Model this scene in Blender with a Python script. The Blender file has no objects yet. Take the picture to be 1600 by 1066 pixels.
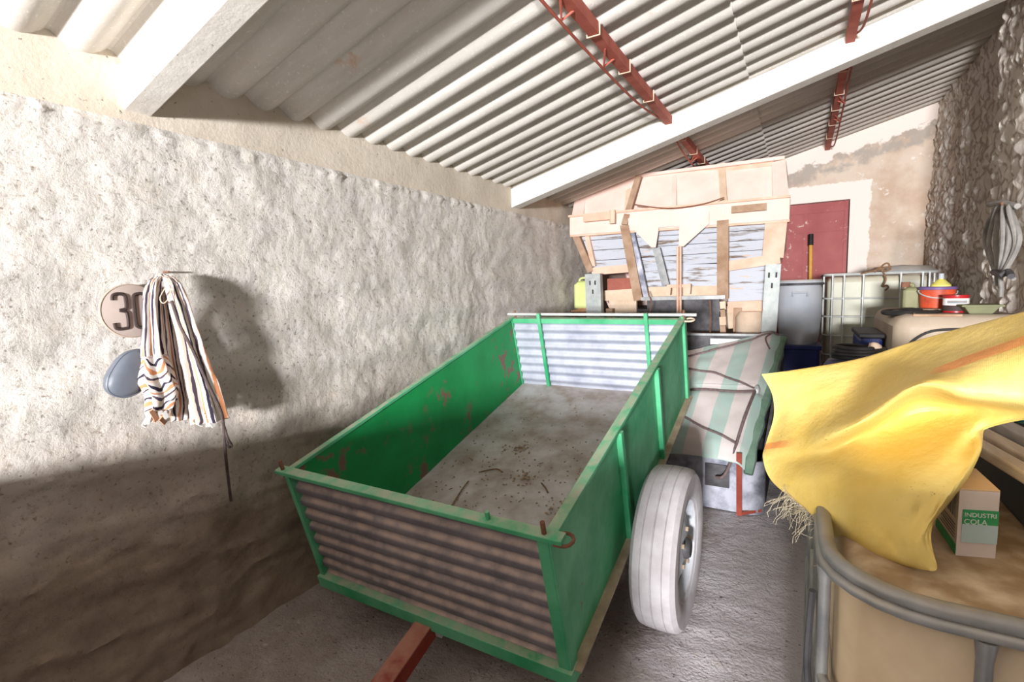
import bpy, bmesh, math, random
from mathutils import Vector as Vec, Matrix, noise
random.seed(7)
scene = bpy.context.scene
COL = scene.collection
PI = math.pi

# ---------------------------------------------------------------- camera
F, CX, CY, H = 775.0, 800.0, 533.0, 1.6
def _n(v): return Vec(v).normalized()
_Y = _n((1250-CX, 438-CY, F))
_d2 = Vec((-547-CX, 492-CY, F)); _d2 -= _Y*_d2.dot(_Y)
_X = -_d2.normalized()
_Z = _X.cross(_Y)
if _Z.y > 0: _Z = -_Z
C0 = Vec((0, 0, H))
def ray(x, y):
    c = Vec((x-CX, y-CY, F))
    return Vec((_X.dot(c), _Y.dot(c), _Z.dot(c)))
def at(x, y, axis, val):
    """where the sight line through a measured photo point meets the plane axis=val"""
    d = ray(x, y); t = (val-C0[axis])/d[axis]
    return C0+d*t
def aY(x, y, Y): return at(x, y, 1, Y)
def aX(x, y, X): return at(x, y, 0, X)
def aZ(x, y, Z): return at(x, y, 2, Z)

cd = bpy.data.cameras.new('camera'); cam = bpy.data.objects.new('camera', cd); COL.objects.link(cam)
cd.sensor_width = 36; cd.lens = F/1600*36; cd.clip_start = .02
right = Vec((_X.x, _Y.x, _Z.x)); down = Vec((_X.y, _Y.y, _Z.y)); fwd = Vec((_X.z, _Y.z, _Z.z))
m = Matrix((right, -down, -fwd)).transposed()
cam.matrix_world = Matrix.Translation(C0) @ m.to_4x4()
scene.camera = cam

# ---------------------------------------------------------------- materials
def lin(c):
    return tuple((v/12.92 if v <= .04045 else ((v+.055)/1.055)**2.4) for v in (x/255 for x in c))
class NT:
    def __init__(s, name):
        s.m = bpy.data.materials.new(name); s.m.use_nodes = True
        s.t = s.m.node_tree; s.N = s.t.nodes; s.L = s.t.links
        s.b = s.N['Principled BSDF']; s.out = s.N['Material Output']
    def node(s, typ, **kw):
        n = s.N.new(typ)
        for k, v in kw.items():
            if k in n.inputs.keys(): n.inputs[k].default_value = v
            else: setattr(n, k, v)
        return n
    def link(s, a, b): s.L.new(a, b)
    def noise(s, vec, scale, detail=4, rough=.55, dist=0):
        n = s.node('ShaderNodeTexNoise'); n.inputs['Scale'].default_value = scale
        n.inputs['Detail'].default_value = detail; n.inputs['Roughness'].default_value = rough
        n.inputs['Distortion'].default_value = dist
        if vec: s.link(vec, n.inputs['Vector'])
        return n.outputs['Fac']
    def ramp(s, fac, a, b, ca=(0, 0, 0), cb=(1, 1, 1), interp='LINEAR'):
        r = s.node('ShaderNodeValToRGB'); r.color_ramp.interpolation = interp
        e = r.color_ramp.elements
        e[0].position = a; e[0].color = (*ca, 1); e[1].position = b; e[1].color = (*cb, 1)
        s.link(fac, r.inputs[0]); return r.outputs[0]
    def mix(s, fac, a, b):
        n = s.node('ShaderNodeMix'); n.data_type = 'RGBA'
        if isinstance(fac, (int, float)): n.inputs[0].default_value = fac
        else: s.link(fac, n.inputs[0])
        for i, v in ((6, a), (7, b)):
            if isinstance(v, tuple): n.inputs[i].default_value = (*v[:3], 1)
            else: s.link(v, n.inputs[i])
        return n.outputs[2]
    def math(s, op, a, b=None):
        n = s.node('ShaderNodeMath'); n.operation = op
        for i, v in enumerate((a, b)):
            if v is None: continue
            if isinstance(v, (int, float)): n.inputs[i].default_value = v
            else: s.link(v, n.inputs[i])
        return n.outputs[0]
    def pos(s, scale=None):
        g = s.node('ShaderNodeTexCoord').outputs['Object']
        if scale:
            mp = s.node('ShaderNodeMapping'); mp.inputs['Scale'].default_value = scale
            s.link(g, mp.inputs['Vector']); return mp.outputs[0]
        return g
    def bump(s, h, strength=.3, dist=.01):
        n = s.node('ShaderNodeBump'); n.inputs['Strength'].default_value = strength
        n.inputs['Distance'].default_value = dist
        s.link(h, n.inputs['Height']); s.link(n.outputs[0], s.b.inputs['Normal'])
    def color(s, c):
        if isinstance(c, tuple): s.b.inputs['Base Color'].default_value = (*c[:3], 1)
        else: s.link(c, s.b.inputs['Base Color'])
    def fin(s, rough=.8, metal=0, spec=.3):
        s.b.inputs['Roughness'].default_value = rough; s.b.inputs['Metallic'].default_value = metal
        s.b.inputs['Specular IOR Level'].default_value = spec
        return s.m
def mat(name, c1, c2=None, scale=8, rough=.7, metal=0, spec=.3, lo=.35, hi=.65, bump=0, bscale=60, bdist=.003,
        dust=None, damt=.6, stretch=None):
    """two-tone mottled surface, optional bump, optional dust lying on upward faces"""
    n = NT(name); p = n.pos(stretch)
    c = lin(c1)
    if c2: c = n.mix(n.ramp(n.noise(p, scale, 6, .6), lo, hi), lin(c1), lin(c2))
    if dust:
        g = n.node('ShaderNodeNewGeometry'); sp = n.node('ShaderNodeSeparateXYZ'); n.link(g.outputs['Normal'], sp.inputs[0])
        up = n.ramp(sp.outputs[2], .05, .7)
        k = n.math('MULTIPLY', up, n.math('MULTIPLY', n.ramp(n.noise(n.pos(), 14, 5), .25, .6), damt))
        c = n.mix(k, c, lin(dust))
    n.color(c)
    if bump: n.bump(n.noise(n.pos(), bscale, 6, .6), bump, bdist)
    return n.fin(rough, metal, spec)

M = {}
def rough_wall():
    n = NT('rough_render'); p = n.pos()
    big = n.noise(p, 2.2, 5, .6); fine = n.noise(p, 38, 8, .72); mid = n.noise(p, 11, 6, .65)
    c = n.mix(n.ramp(fine, .30, .46), lin((140, 130, 116)), lin((212, 207, 200)))
    c = n.mix(n.ramp(mid, .45, .8), c, lin((206, 198, 184)))
    pit = n.math('MULTIPLY', n.ramp(n.noise(p, 62, 3, .6), .31, .37, (1, 1, 1), (0, 0, 0)), .75)
    c = n.mix(pit, c, lin((118, 106, 90)))
    sp = n.node('ShaderNodeSeparateXYZ'); n.link(p, sp.inputs[0])
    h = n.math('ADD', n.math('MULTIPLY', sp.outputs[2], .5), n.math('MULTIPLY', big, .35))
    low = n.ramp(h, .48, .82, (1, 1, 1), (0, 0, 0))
    mud_shade = n.mix(n.ramp(n.noise(p, 5, 7, .65), .35, .65), lin((112, 90, 72)), lin((158, 138, 118)))
    c = n.mix(n.math('MULTIPLY', low, .85), c, mud_shade)  # lower-wall shade painted in with the mud, fading out near the shadow line
    n.color(c)
    hh = n.math('ADD', n.math('MULTIPLY', fine, 1.0), n.math('MULTIPLY', mid, .25))
    n.bump(hh, .6, .012)
    return n.fin(.95, 0, .1)
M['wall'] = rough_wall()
def plaster(name, ca, cb, sc=4, b=.35):
    n = NT(name); p = n.pos()
    c = n.mix(n.ramp(n.noise(p, sc, 6, .65), .35, .7), lin(ca), lin(cb))
    pits = n.ramp(n.noise(p, 45, 4, .6), .27, .36)
    c = n.mix(pits, lin(tuple(v*.62 for v in ca)), c)
    n.color(c); n.bump(n.noise(p, 30, 7, .65), b, .012)
    return n.fin(.92, 0, .12)
M['band'] = plaster('smooth_render', (198, 186, 168), (214, 203, 187))
M['beam'] = plaster('concrete', (222, 216, 206), (240, 236, 228), 5, .2)
def back_plaster():
    n = NT('flaking_plaster'); p = n.node('ShaderNodeNewGeometry').outputs['Position']
    c = n.mix(n.ramp(n.noise(p, 3, 7, .65), .38, .6), lin((205, 180, 158)), lin((222, 206, 188)))
    c = n.mix(n.ramp(n.noise(p, 6.5, 7, .7), .60, .64), c, lin((238, 228, 218)))
    sp = n.node('ShaderNodeSeparateXYZ'); n.link(p, sp.inputs[0])
    # lime band following the roof pitch, grey cement smear under it, white surround of the gate
    rl = n.math('SUBTRACT', n.math('ADD', n.math('MULTIPLY', sp.outputs[0], .2586), 3.083), sp.outputs[2])
    nz = n.math('MULTIPLY', n.math('SUBTRACT', n.noise(p, 7, 6, .65), .5), .35)
    rl = n.math('ADD', rl, nz)
    grey = n.math('MULTIPLY', n.ramp(rl, .30, .36, (1, 1, 1), (0, 0, 0)), n.ramp(n.noise(p, 8, 5), .35, .5))
    c = n.mix(n.math('MULTIPLY', grey, .8), c, lin((172, 164, 156)))
    c = n.mix(n.ramp(rl, .15, .18, (1, 1, 1), (0, 0, 0)), c, lin((244, 232, 222)))
    dx = n.math('ADD', n.math('SUBTRACT', sp.outputs[0], .475), n.math('MULTIPLY', nz, .35))
    dz = n.math('ADD', n.math('SUBTRACT', sp.outputs[2], 2.51), n.math('MULTIPLY', nz, .35))
    fr = n.math('MAXIMUM', dx, dz)
    c = n.mix(n.ramp(fr, .19, .20, (1, 1, 1), (0, 0, 0)), c, lin((246, 236, 226)))
    n.color(c); n.bump(n.noise(p, 25, 7, .65), .35, .015)
    return n.fin(.93, 0, .1)
M['back'] = back_plaster()
def dirt():
    n = NT('dirt_floor'); p = n.pos()
    c = n.mix(n.ramp(n.noise(p, 3, 8, .65), .3, .7), lin((142, 127, 116)), lin((190, 182, 178)))
    # light on the walkway painted in as paler dust, brown earth elsewhere
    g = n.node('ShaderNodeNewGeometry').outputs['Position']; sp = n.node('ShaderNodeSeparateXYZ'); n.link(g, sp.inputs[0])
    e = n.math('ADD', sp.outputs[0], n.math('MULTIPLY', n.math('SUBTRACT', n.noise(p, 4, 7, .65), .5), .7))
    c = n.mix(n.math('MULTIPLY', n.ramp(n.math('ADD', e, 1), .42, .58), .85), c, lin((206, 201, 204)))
    c = n.mix(n.ramp(n.noise(p, 22, 6, .7), .62, .72), c, lin((205, 196, 186)))
    c = n.mix(n.ramp(n.noise(p, 60, 4, .6), .30, .38, (1, 1, 1), (0, 0, 0)), c, lin((104, 90, 78)))
    n.color(c)
    n.bump(n.math('ADD', n.noise(p, 16, 8, .65), n.math('MULTIPLY', n.noise(p, 70, 4), .4)), .7, .03)
    return n.fin(.95, 0, .1)
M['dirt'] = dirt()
def fibro():
    n = NT('fibre_cement'); p = n.pos()
    c = n.mix(n.ramp(n.noise(n.pos((1, 6, 1)), 2.2, 7, .65), .3, .7), lin((200, 194, 184)), lin((222, 217, 209)))
    c = n.mix(n.ramp(n.noise(p, 55, 5, .7), .58, .70), c, lin((236, 232, 226)))
    c = n.mix(n.ramp(n.noise(p, 4.2, 6, .6), .66, .74), c, lin((206, 172, 150)))
    n.color(c); n.bump(n.noise(p, 70, 5, .6), .25, .004)
    return n.fin(.9, 0, .15)
M['roof'] = fibro()
def rock():
    n = NT('rubble_stone'); p = n.pos((1, 1, .55))
    v = n.node('ShaderNodeTexVoronoi'); v.inputs['Scale'].default_value = 11; v.feature = 'DISTANCE_TO_EDGE'; n.link(p, v.inputs['Vector'])
    c = n.mix(n.ramp(n.noise(p, 6, 7, .65), .35, .65), lin((212, 203, 190)), lin((243, 237, 228)))
    c = n.mix(n.ramp(v.outputs['Distance'], .0, .12), lin((172, 158, 144)), c)
    n.color(c); n.bump(n.noise(p, 30, 8, .7), .4, .02)
    return n.fin(.95, 0, .1)
M['rock'] = rock()

def green_paint(name, c1, c2, rust=.66):
    n = NT(name); p = n.pos()
    c = n.mix(n.ramp(n.noise(p, 3.5, 6, .6), .35, .68), lin(c1), lin(c2))
    r = n.math('MULTIPLY', n.ramp(n.noise(p, 10, 7, .62), rust, rust+.05), n.ramp(n.noise(p, 2.1, 3), .45, .55))
    c = n.mix(r, c, lin((120, 92, 78)))
    g = n.node('ShaderNodeNewGeometry'); sp = n.node('ShaderNodeSeparateXYZ'); n.link(g.outputs['Normal'], sp.inputs[0])
    k = n.math('MULTIPLY', n.ramp(sp.outputs[2], .35, .95), n.math('MULTIPLY', n.ramp(n.noise(p, 16, 6), .3, .6), .75))
    c = n.mix(k, c, lin((176, 172, 152)))
    n.color(c); n.bump(n.noise(p, 40, 4), .08, .003)
    return n.fin(.5, 0, .35)
M['green'] = green_paint('green_paint', (44, 150, 98), (106, 186, 142))
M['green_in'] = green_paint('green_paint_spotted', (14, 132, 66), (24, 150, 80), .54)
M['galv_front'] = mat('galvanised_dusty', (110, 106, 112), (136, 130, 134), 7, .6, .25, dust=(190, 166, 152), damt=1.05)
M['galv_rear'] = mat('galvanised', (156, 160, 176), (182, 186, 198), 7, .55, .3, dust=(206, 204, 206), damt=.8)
M['bed'] = mat('dusty_bed', (160, 146, 136), (200, 194, 194), 5, .9, 0, .15, bump=.25, bscale=45, bdist=.006)
M['grime'] = mat('grimy_steel', (150, 132, 112), (186, 168, 142), 9, .85, bump=.2)
M['rust'] = mat('rust', (104, 70, 54), (138, 96, 74), 20, .85, bump=.3)
M['redoxide'] = mat('red_oxide', (132, 46, 36), (160, 74, 58), 8, .6, dust=(178, 132, 112), damt=.8, bump=.1)
M['purlin'] = mat('purlin_red', (166, 84, 70), (186, 104, 86), 8, .7)
M['tyre'] = mat('dusty_rubber', (176, 170, 172), (198, 194, 196), 9, .9, 0, .15, bump=.2, bscale=90)
M['rim'] = mat('rim_paint', (200, 206, 212), (176, 178, 184), 9, .5, .1)
M['dark'] = mat('black_plastic', (46, 47, 52), (74, 74, 80), 6, .6, dust=(130, 126, 126), damt=.7)
M['darkmetal'] = mat('dark_metal', (64, 62, 64), (100, 98, 100), 8, .6, .3)
M['greytub'] = mat('scuffed_sheet', (118, 120, 132), (190, 192, 204), 5, .5, .35, lo=.42, hi=.6)
M['zinc'] = mat('zinc', (190, 194, 192), (212, 214, 210), 14, .5, .35)
M['post_zinc'] = mat('dull_zinc', (158, 164, 162), (182, 186, 182), 14, .6, .3)
M['zinc_dark'] = mat('weathered_zinc', (128, 130, 132), (158, 158, 156), 12, .5, .5, dust=(168, 156, 136), damt=.5)
M['pink'] = mat('dusty_orange_paint', (230, 200, 186), (240, 214, 202), 4, .75)
M['orange'] = mat('orange_paint', (220, 172, 146), (234, 196, 174), 6, .75)
M['ochre'] = mat('brown_steel', (150, 118, 92), (180, 152, 128), 8, .8, bump=.2)
M['tan'] = mat('tan_dusty', (206, 180, 152), (224, 202, 178), 6, .85)
M['gateside'] = mat('red_brown', (150, 84, 70), (168, 100, 84), 6, .7)
def peel():
    n = NT('peeling_boards'); p = n.pos((1, 1, 9))
    c = n.mix(n.ramp(n.noise(p, 2.4, 7, .68), .53, .63), lin((196, 200, 208)), lin((122, 104, 88)))
    c = n.mix(n.ramp(n.noise(n.pos((1, 1, 5)), 4, 6, .6), .63, .68), c, lin((214, 190, 170)))
    n.color(c); n.bump(n.noise(p, 8, 6), .4, .01)
    return n.fin(.85, 0, .15)
M['peel'] = peel()
def gatered():
    n = NT('gate_red'); p = n.pos()
    c = n.mix(n.ramp(n.noise(p, 3, 5), .35, .7), lin((164, 88, 88)), lin((180, 108, 104)))
    w = n.math('MULTIPLY', n.ramp(n.noise(p, 14, 6, .7), .58, .62), n.ramp(n.noise(p, 2.6, 3), .5, .58))
    c = n.mix(w, c, lin((222, 200, 190)))
    n.color(c); return n.fin(.7)
M['gate'] = gatered()
M['yellowwood'] = mat('varnished_handle', (206, 150, 62), (222, 170, 84), 9, .5)
M['bluegrey'] = mat('blue_grey_plastic', (160, 166, 174), (180, 182, 186), 3, .6, dust=(190, 180, 164), damt=.8)
M['blue'] = mat('blue_plastic', (20, 34, 92), (34, 48, 110), 5, .5, dust=(110, 110, 116), damt=.6)
M['ibc'] = mat('milky_plastic', (206, 206, 186), (188, 186, 170), 2.2, .5, dust=(190, 172, 146), damt=.8)
M['ibc_near'] = mat('beige_plastic', (216, 198, 168), (202, 180, 148), 3, .55, dust=(150, 122, 88), damt=.95, lo=.3, hi=.75)
M['tank'] = mat('dusty_cream_plastic', (178, 162, 142), (162, 146, 126), 4, .6)
M['black'] = mat('black', (28, 26, 26), (44, 42, 40), 9, .6)
M['olive'] = mat('olive_plastic', (140, 140, 104), (124, 122, 90), 5, .6)
M['lime'] = mat('lime_plastic', (204, 216, 136), (214, 224, 156), 5, .5)
M['cream'] = mat('cream_cap', (236, 226, 206), None)
M['orangeplastic'] = mat('orange_bucket', (214, 84, 48), (150, 66, 48), 16, .5)
M['redtin'] = mat('red_tin', (176, 36, 40), (150, 30, 36), 9, .35)
M['white'] = mat('white', (236, 234, 230), (220, 216, 210), 9, .6)
M['purple'] = mat('purple_lid', (104, 84, 130), None, rough=.5)
M['yellow'] = mat('yellow_plastic', (214, 204, 92), (206, 198, 110), 9, .5)
M['palegreen'] = mat('pale_green', (132, 134, 100), (118, 120, 92), 6, .8)
M['hose'] = mat('grey_hose', (120, 116, 112), (160, 156, 150), 9, .6)
M['wood'] = mat('old_wood', (176, 152, 124), (204, 184, 158), 6, .9, bump=.4, bscale=30, stretch=(6, 1, 6))
M['woodgrey'] = mat('grey_wood', (150, 140, 128), (178, 168, 154), 6, .9, bump=.4, bscale=30, stretch=(6, 1, 6))
M['teal'] = mat('teal_net', (40, 130, 118), (110, 176, 164), 30, .7)
M['card'] = mat('cardboard', (208, 172, 132), (220, 188, 150), 9, .9)
M['cardwhite'] = mat('printed_card', (240, 226, 216), (232, 216, 204), 9, .7)
M['print'] = mat('green_print', (52, 160, 92), (80, 176, 112), 12, .7)
M['printpale'] = mat('pale_blue_print', (190, 216, 214), (206, 224, 222), 12, .7)
M['printgrey'] = mat('grey_print', (132, 130, 128), (150, 148, 146), 12, .7)
M['text'] = mat('white_print', (224, 236, 226), None)
M['ink'] = mat('dark_ink', (62, 50, 46), None)
M['signface'] = mat('faded_sign', (182, 166, 157), (170, 155, 146), 6, .6)
M['mirror'] = mat('grey_blue_plastic', (106, 111, 120), (92, 97, 106), 5, .45)
M['straw'] = mat('straw', (178, 156, 130), (140, 112, 86), 30, .9)
M['cord'] = mat('dark_cord', (72, 60, 58), (92, 80, 76), 40, .9)
M['ropegrey'] = mat('purple_grey_rope', (104, 88, 88), (130, 112, 110), 40, .9)
M['twig'] = mat('twig', (110, 80, 58), (140, 108, 80), 30, .9)
M['rag'] = mat('orange_rag', (196, 140, 108), (214, 170, 140), 12, .95)
M['thread'] = mat('frayed_thread', (196, 186, 162), (170, 160, 134), 30, .9)
def stripes(name, cols, freq, axis=0, dustc=None, wob=.02, cloth=.0):
    n = NT(name); uv = n.node('ShaderNodeTexCoord').outputs['UV']
    sp = n.node('ShaderNodeSeparateXYZ'); n.link(uv, sp.inputs[0])
    w = n.math('MULTIPLY', n.math('SUBTRACT', n.noise(uv, 6, 3), .5), wob)
    f = n.math('FRACT', n.math('MULTIPLY', n.math('ADD', sp.outputs[axis], w), freq))
    r = n.node('ShaderNodeValToRGB'); r.color_ramp.interpolation = 'CONSTANT'
    e = r.color_ramp.elements
    while len(e) < len(cols): e.new(.5)
    for i, (p_, c_) in enumerate(cols):
        e[i].position = p_; e[i].color = (*lin(c_), 1)
    n.link(f, r.inputs[0]); c = r.outputs[0]
    if dustc: c = n.mix(n.math('MULTIPLY', n.ramp(n.noise(n.pos(), 6, 6), .3, .7), .45), c, lin(dustc))
    n.color(c); n.bump(n.noise(n.pos(), 120, 3), .2, .002)
    return n.fin(.9, 0, .1)
M['tarp'] = stripes('striped_tarp', [(0, (174, 203, 193)), (.46, (226, 216, 212))], 4.3, 0, (196, 186, 182), .015)
M['rug'] = stripes('striped_rag_weave', [(0, (232, 222, 214)), (.22, (58, 52, 66)), (.34, (228, 218, 210)), (.5, (206, 140, 100)), (.64, (234, 226, 220)), (.8, (84, 74, 86)), (.9, (226, 206, 190))], 3.0, 0, None, .10)
def sackm():
    n = NT('yellow_woven_sack'); uv = n.node('ShaderNodeTexCoord').outputs['UV']
    sp = n.node('ShaderNodeSeparateXYZ'); n.link(uv, sp.inputs[0]); u, v = sp.outputs[0], sp.outputs[1]
    p = n.pos()
    c = n.mix(n.ramp(n.noise(p, 7, 5), .35, .7), lin((236, 204, 106)), lin((242, 218, 136)))
    # woven orange stripe running the length of the sack
    lv = n.math('SUBTRACT', v, n.math('SUBTRACT', .36, n.math('MULTIPLY', u, .235)))
    st = n.math('MULTIPLY', n.ramp(n.math('ABSOLUTE', lv), .016, .022, (1, 1, 1), (0, 0, 0)), n.ramp(n.math('ABSOLUTE', n.math('SUBTRACT', u, .33)), .20, .26))
    c = n.mix(n.math('MULTIPLY', st, .8), c, lin((240, 150, 84)))
    # dirt speckle
    k = n.math('MULTIPLY', n.ramp(n.noise(p, 130, 4, .7), .62, .68), n.ramp(n.noise(p, 9, 3), .55, .62))
    c = n.mix(n.math('MULTIPLY', k, .7), c, lin((110, 90, 50)))
    n.color(c)
    wv = n.node('ShaderNodeTexWave'); wv.inputs['Scale'].default_value = 120; n.link(uv, wv.inputs['Vector'])
    n.bump(n.math('ADD', n.noise(p, 22, 6, .6), n.math('MULTIPLY', wv.outputs['Fac'], .06)), .4, .012)
    n.fin(.5, 0, .3)
    tr = n.node('ShaderNodeBsdfTranslucent'); n.link(c, tr.inputs['Color'])
    ms = n.node('ShaderNodeMixShader'); ms.inputs[0].default_value = .15
    n.link(n.b.outputs[0], ms.inputs[1]); n.link(tr.outputs[0], ms.inputs[2]); n.link(ms.outputs[0], n.out.inputs['Surface'])
    return n.m
M['sack'] = sackm()

# ---------------------------------------------------------------- mesh helpers
ORG = {}
class MB:
    def __init__(s): s.bm = bmesh.new(); s.uv = s.bm.loops.layers.uv.new('UVMap')
    def face(s, vs):
        try: return s.bm.faces.new(vs)
        except ValueError: return None
    def hexa(s, p):
        """8 corners: bottom ring 0-3, top ring 4-7"""
        v = [s.bm.verts.new(q) for q in p]
        for f in ((3, 2, 1, 0), (4, 5, 6, 7), (0, 1, 5, 4), (1, 2, 6, 5), (2, 3, 7, 6), (3, 0, 4, 7)): s.face([v[i] for i in f])
        return s
    def box(s, c, d, ax=None):
        c = Vec(c); X, Y, Z = ax if ax else (Vec((1, 0, 0)), Vec((0, 1, 0)), Vec((0, 0, 1)))
        x, y, z = X*d[0]/2, Y*d[1]/2, Z*d[2]/2
        return s.hexa([c-x-y-z, c+x-y-z, c+x+y-z, c-x+y-z, c-x-y+z, c+x-y+z, c+x+y+z, c-x+y+z])
    def bar(s, a, b, w, h, up=(0, 0, 1)):
        a, b = Vec(a), Vec(b); d = (b-a); l = d.length; d.normalize()
        up = Vec(up); sx = d.cross(up)
        if sx.length < 1e-4: sx = d.cross(Vec((1, 0, 0)))
        sx.normalize(); uz = sx.cross(d).normalized()
        return s.box((a+b)/2, (w, l, h), (sx, d, uz))
    def tube(s, path, r, closed=False, seg=8):
        path = [Vec(p) for p in path]; n = len(path); rings = []; prev = None
        for i, p in enumerate(path):
            if closed: t = path[(i+1) % n]-path[i-1]
            else: t = path[min(i+1, n-1)]-path[max(i-1, 0)]
            t.normalize()
            if prev is None: prev = t.orthogonal().normalized()
            prev = (prev-t*prev.dot(t))
            if prev.length < 1e-6: prev = t.orthogonal()
            prev.normalize(); b = t.cross(prev)
            rr = r[i] if isinstance(r, (list, tuple)) else r
            rings.append([s.bm.verts.new(p+(prev*math.cos(2*PI*k/seg)+b*math.sin(2*PI*k/seg))*rr) for k in range(seg)])
        m_ = n if closed else n-1
        for i in range(m_):
            A, B = rings[i], rings[(i+1) % n]
            for k in range(seg): s.face([A[k], A[(k+1) % seg], B[(k+1) % seg], B[k]])
        if not closed: s.face(rings[0][::-1]); s.face(rings[-1])
        return s
    def lathe(s, prof, o, axis=(0, 0, 1), seg=32, ref=None, caps=True):
        o = Vec(o); a = Vec(axis).normalized(); u = Vec(ref).normalized() if ref else a.orthogonal().normalized(); w = a.cross(u)
        rings = []
        for r, h in prof:
            rings.append([s.bm.verts.new(o+a*h+(u*math.cos(2*PI*k/seg)+w*math.sin(2*PI*k/seg))*max(r, 1e-4)) for k in range(seg)])
        for A, B in zip(rings, rings[1:]):
            for k in range(seg): s.face([A[k], A[(k+1) % seg], B[(k+1) % seg], B[k]])
        if caps: s.face(rings[0][::-1]); s.face(rings[-1])
        return s
    def prism(s, poly, ext):
        ext = Vec(ext); A = [s.bm.verts.new(p) for p in poly]; B = [s.bm.verts.new(Vec(p)+ext) for p in poly]
        s.face(A[::-1]); s.face(B); n = len(A)
        for i in range(n): s.face([A[i], A[(i+1) % n], B[(i+1) % n], B[i]])
        return s
    def grid(s, us, vs, fn):
        G = [[s.bm.verts.new(fn(u, v)) for u in us] for v in vs]
        for j in range(len(vs)-1):
            for i in range(len(us)-1):
                f = s.face([G[j][i], G[j][i+1], G[j+1][i+1], G[j+1][i]])
                if f:
                    for l, (a, b) in zip(f.loops, ((i, j), (i+1, j), (i+1, j+1), (i, j+1))): l[s.uv].uv = (us[a], vs[b])
        return G
    def slab(s, us, vs, top, bot):
        """closed solid between two grids"""
        A = s.grid(us, vs, top); B = s.grid(us, vs, bot)
        nu, nv = len(us), len(vs)
        for i in range(nu-1):
            for j in (0, nv-1): s.face([A[j][i], A[j][i+1], B[j][i+1], B[j][i]])
        for j in range(nv-1):
            for i in (0, nu-1): s.face([A[j][i], A[j+1][i], B[j+1][i], B[j][i]])
        return s
    def build(s, name, mt, parent=None, smooth=False, bevel=0, label=None):
        bmesh.ops.recalc_face_normals(s.bm, faces=s.bm.faces[:])
        if parent is None:
            vs = [v.co for v in s.bm.verts]
            lo = Vec([min(v[i] for v in vs) for i in range(3)]); hi = Vec([max(v[i] for v in vs) for i in range(3)])
            o = Vec(((lo.x+hi.x)/2, (lo.y+hi.y)/2, lo.z))
        else: o = ORG[parent.name]
        for v in s.bm.verts: v.co -= o
        me = bpy.data.meshes.new(name)
        if smooth:
            for f in s.bm.faces: f.smooth = True
        s.bm.to_mesh(me); s.bm.free()
        me.materials.append(M[mt] if isinstance(mt, str) else mt)
        ob = bpy.data.objects.new(name, me); COL.objects.link(ob)
        if parent is None: ob.location = o
        else: ob.parent = parent
        ORG[ob.name] = o
        if bevel:
            b = ob.modifiers.new('bevel', 'BEVEL'); b.width = bevel; b.segments = 2; b.limit_method = 'ANGLE'; b.angle_limit = .6
        if smooth:
            # keep real edges crisp while rounding the curved parts
            me.set_sharp_from_angle(angle=math.radians(38))
        if label: ob['label'] = label
        return ob
def tag(o, label, cat, group=None, kind=None):
    o['label'] = label; o['category'] = cat
    if group: o['group'] = group
    if kind: o['kind'] = kind
    return o
def struct(o, label=None):
    o['kind'] = 'structure'
    if label: o['label'] = label
    return o
def thing(name, loc, label, cat, group=None):
    o = bpy.data.objects.new(name, None); COL.objects.link(o); o.location = Vec(loc); o.empty_display_size = .1
    ORG[o.name] = Vec(loc)
    return tag(o, label, cat, group)
def frange(a, b, n): return [a+(b-a)*i/(n-1) for i in range(n)]
def fbm(p, o=4): return noise.fractal(p, 1.0, 2.0, o)
def spline(pts, n):
    """Catmull-Rom through points"""
    pts = [Vec(p) for p in pts]; out = []
    for i in range(len(pts)-1):
        p0, p1, p2, p3 = pts[max(i-1, 0)], pts[i], pts[i+1], pts[min(i+2, len(pts)-1)]
        for k in range(n):
            t = k/n
            out.append(.5*((2*p1)+(p2-p0)*t+(2*p0-5*p1+4*p2-p3)*t*t+(3*p1-p0-3*p2+p3)*t*t*t))
    out.append(pts[-1]); return out

# ================================================================ THE SETTING
XW = -2.249
TAN = math.tan(math.radians(14.5))
def rz(x): return 2.5+(x-XW)*TAN           # underside of the roof sheets
# left wall: rough rubble-rendered lower wall
def wl(y, z):
    d = .016*fbm(Vec((7, y*3.1, z*3.1)), 5)+.003*fbm(Vec((3, y*14, z*14)), 4)+.003*noise.noise(Vec((1, y*45, z*45)))
    hi = max(0, min(1, (z-.85)/.3)); d += .010*math.sin(z*2*PI/.235+1.1*noise.noise(Vec((0, y*.8, z*1.2))))*hi*(1 if z < 2.2 else 0)
    d += (1-hi)*(.016*(1-abs(fbm(Vec((9, y*1.6+z*.7, z*4.2)), 4)))**3-.012)      # crumbling ledges low down
    if z > 2.2: d += .02*max(0, 1-abs(z-2.255)/.025)*max(0, .5+1.0*fbm(Vec((5, y*17, z*6)), 3))
    flare = .10*max(0, .45-z)**2
    return Vec((XW+d+flare, y, z))
ys = frange(-3, .2, 30)+frange(.22, 3.6, 240)+frange(3.63, 7.15, 110)
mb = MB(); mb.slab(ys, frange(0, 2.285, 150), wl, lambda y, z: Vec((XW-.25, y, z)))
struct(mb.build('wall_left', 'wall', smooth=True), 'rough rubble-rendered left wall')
mb = MB()
mb.slab(frange(-3, 7.15, 200), frange(2.27, 2.66, 10), lambda y, z: Vec((XW-.018+.008*fbm(Vec((2, y*3, z*3)), 4), y, z)), lambda y, z: Vec((XW-.25, y, z)))
struct(mb.build('trim_1', 'band', smooth=True), 'smooth cream render band at the top of the left wall')
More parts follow.
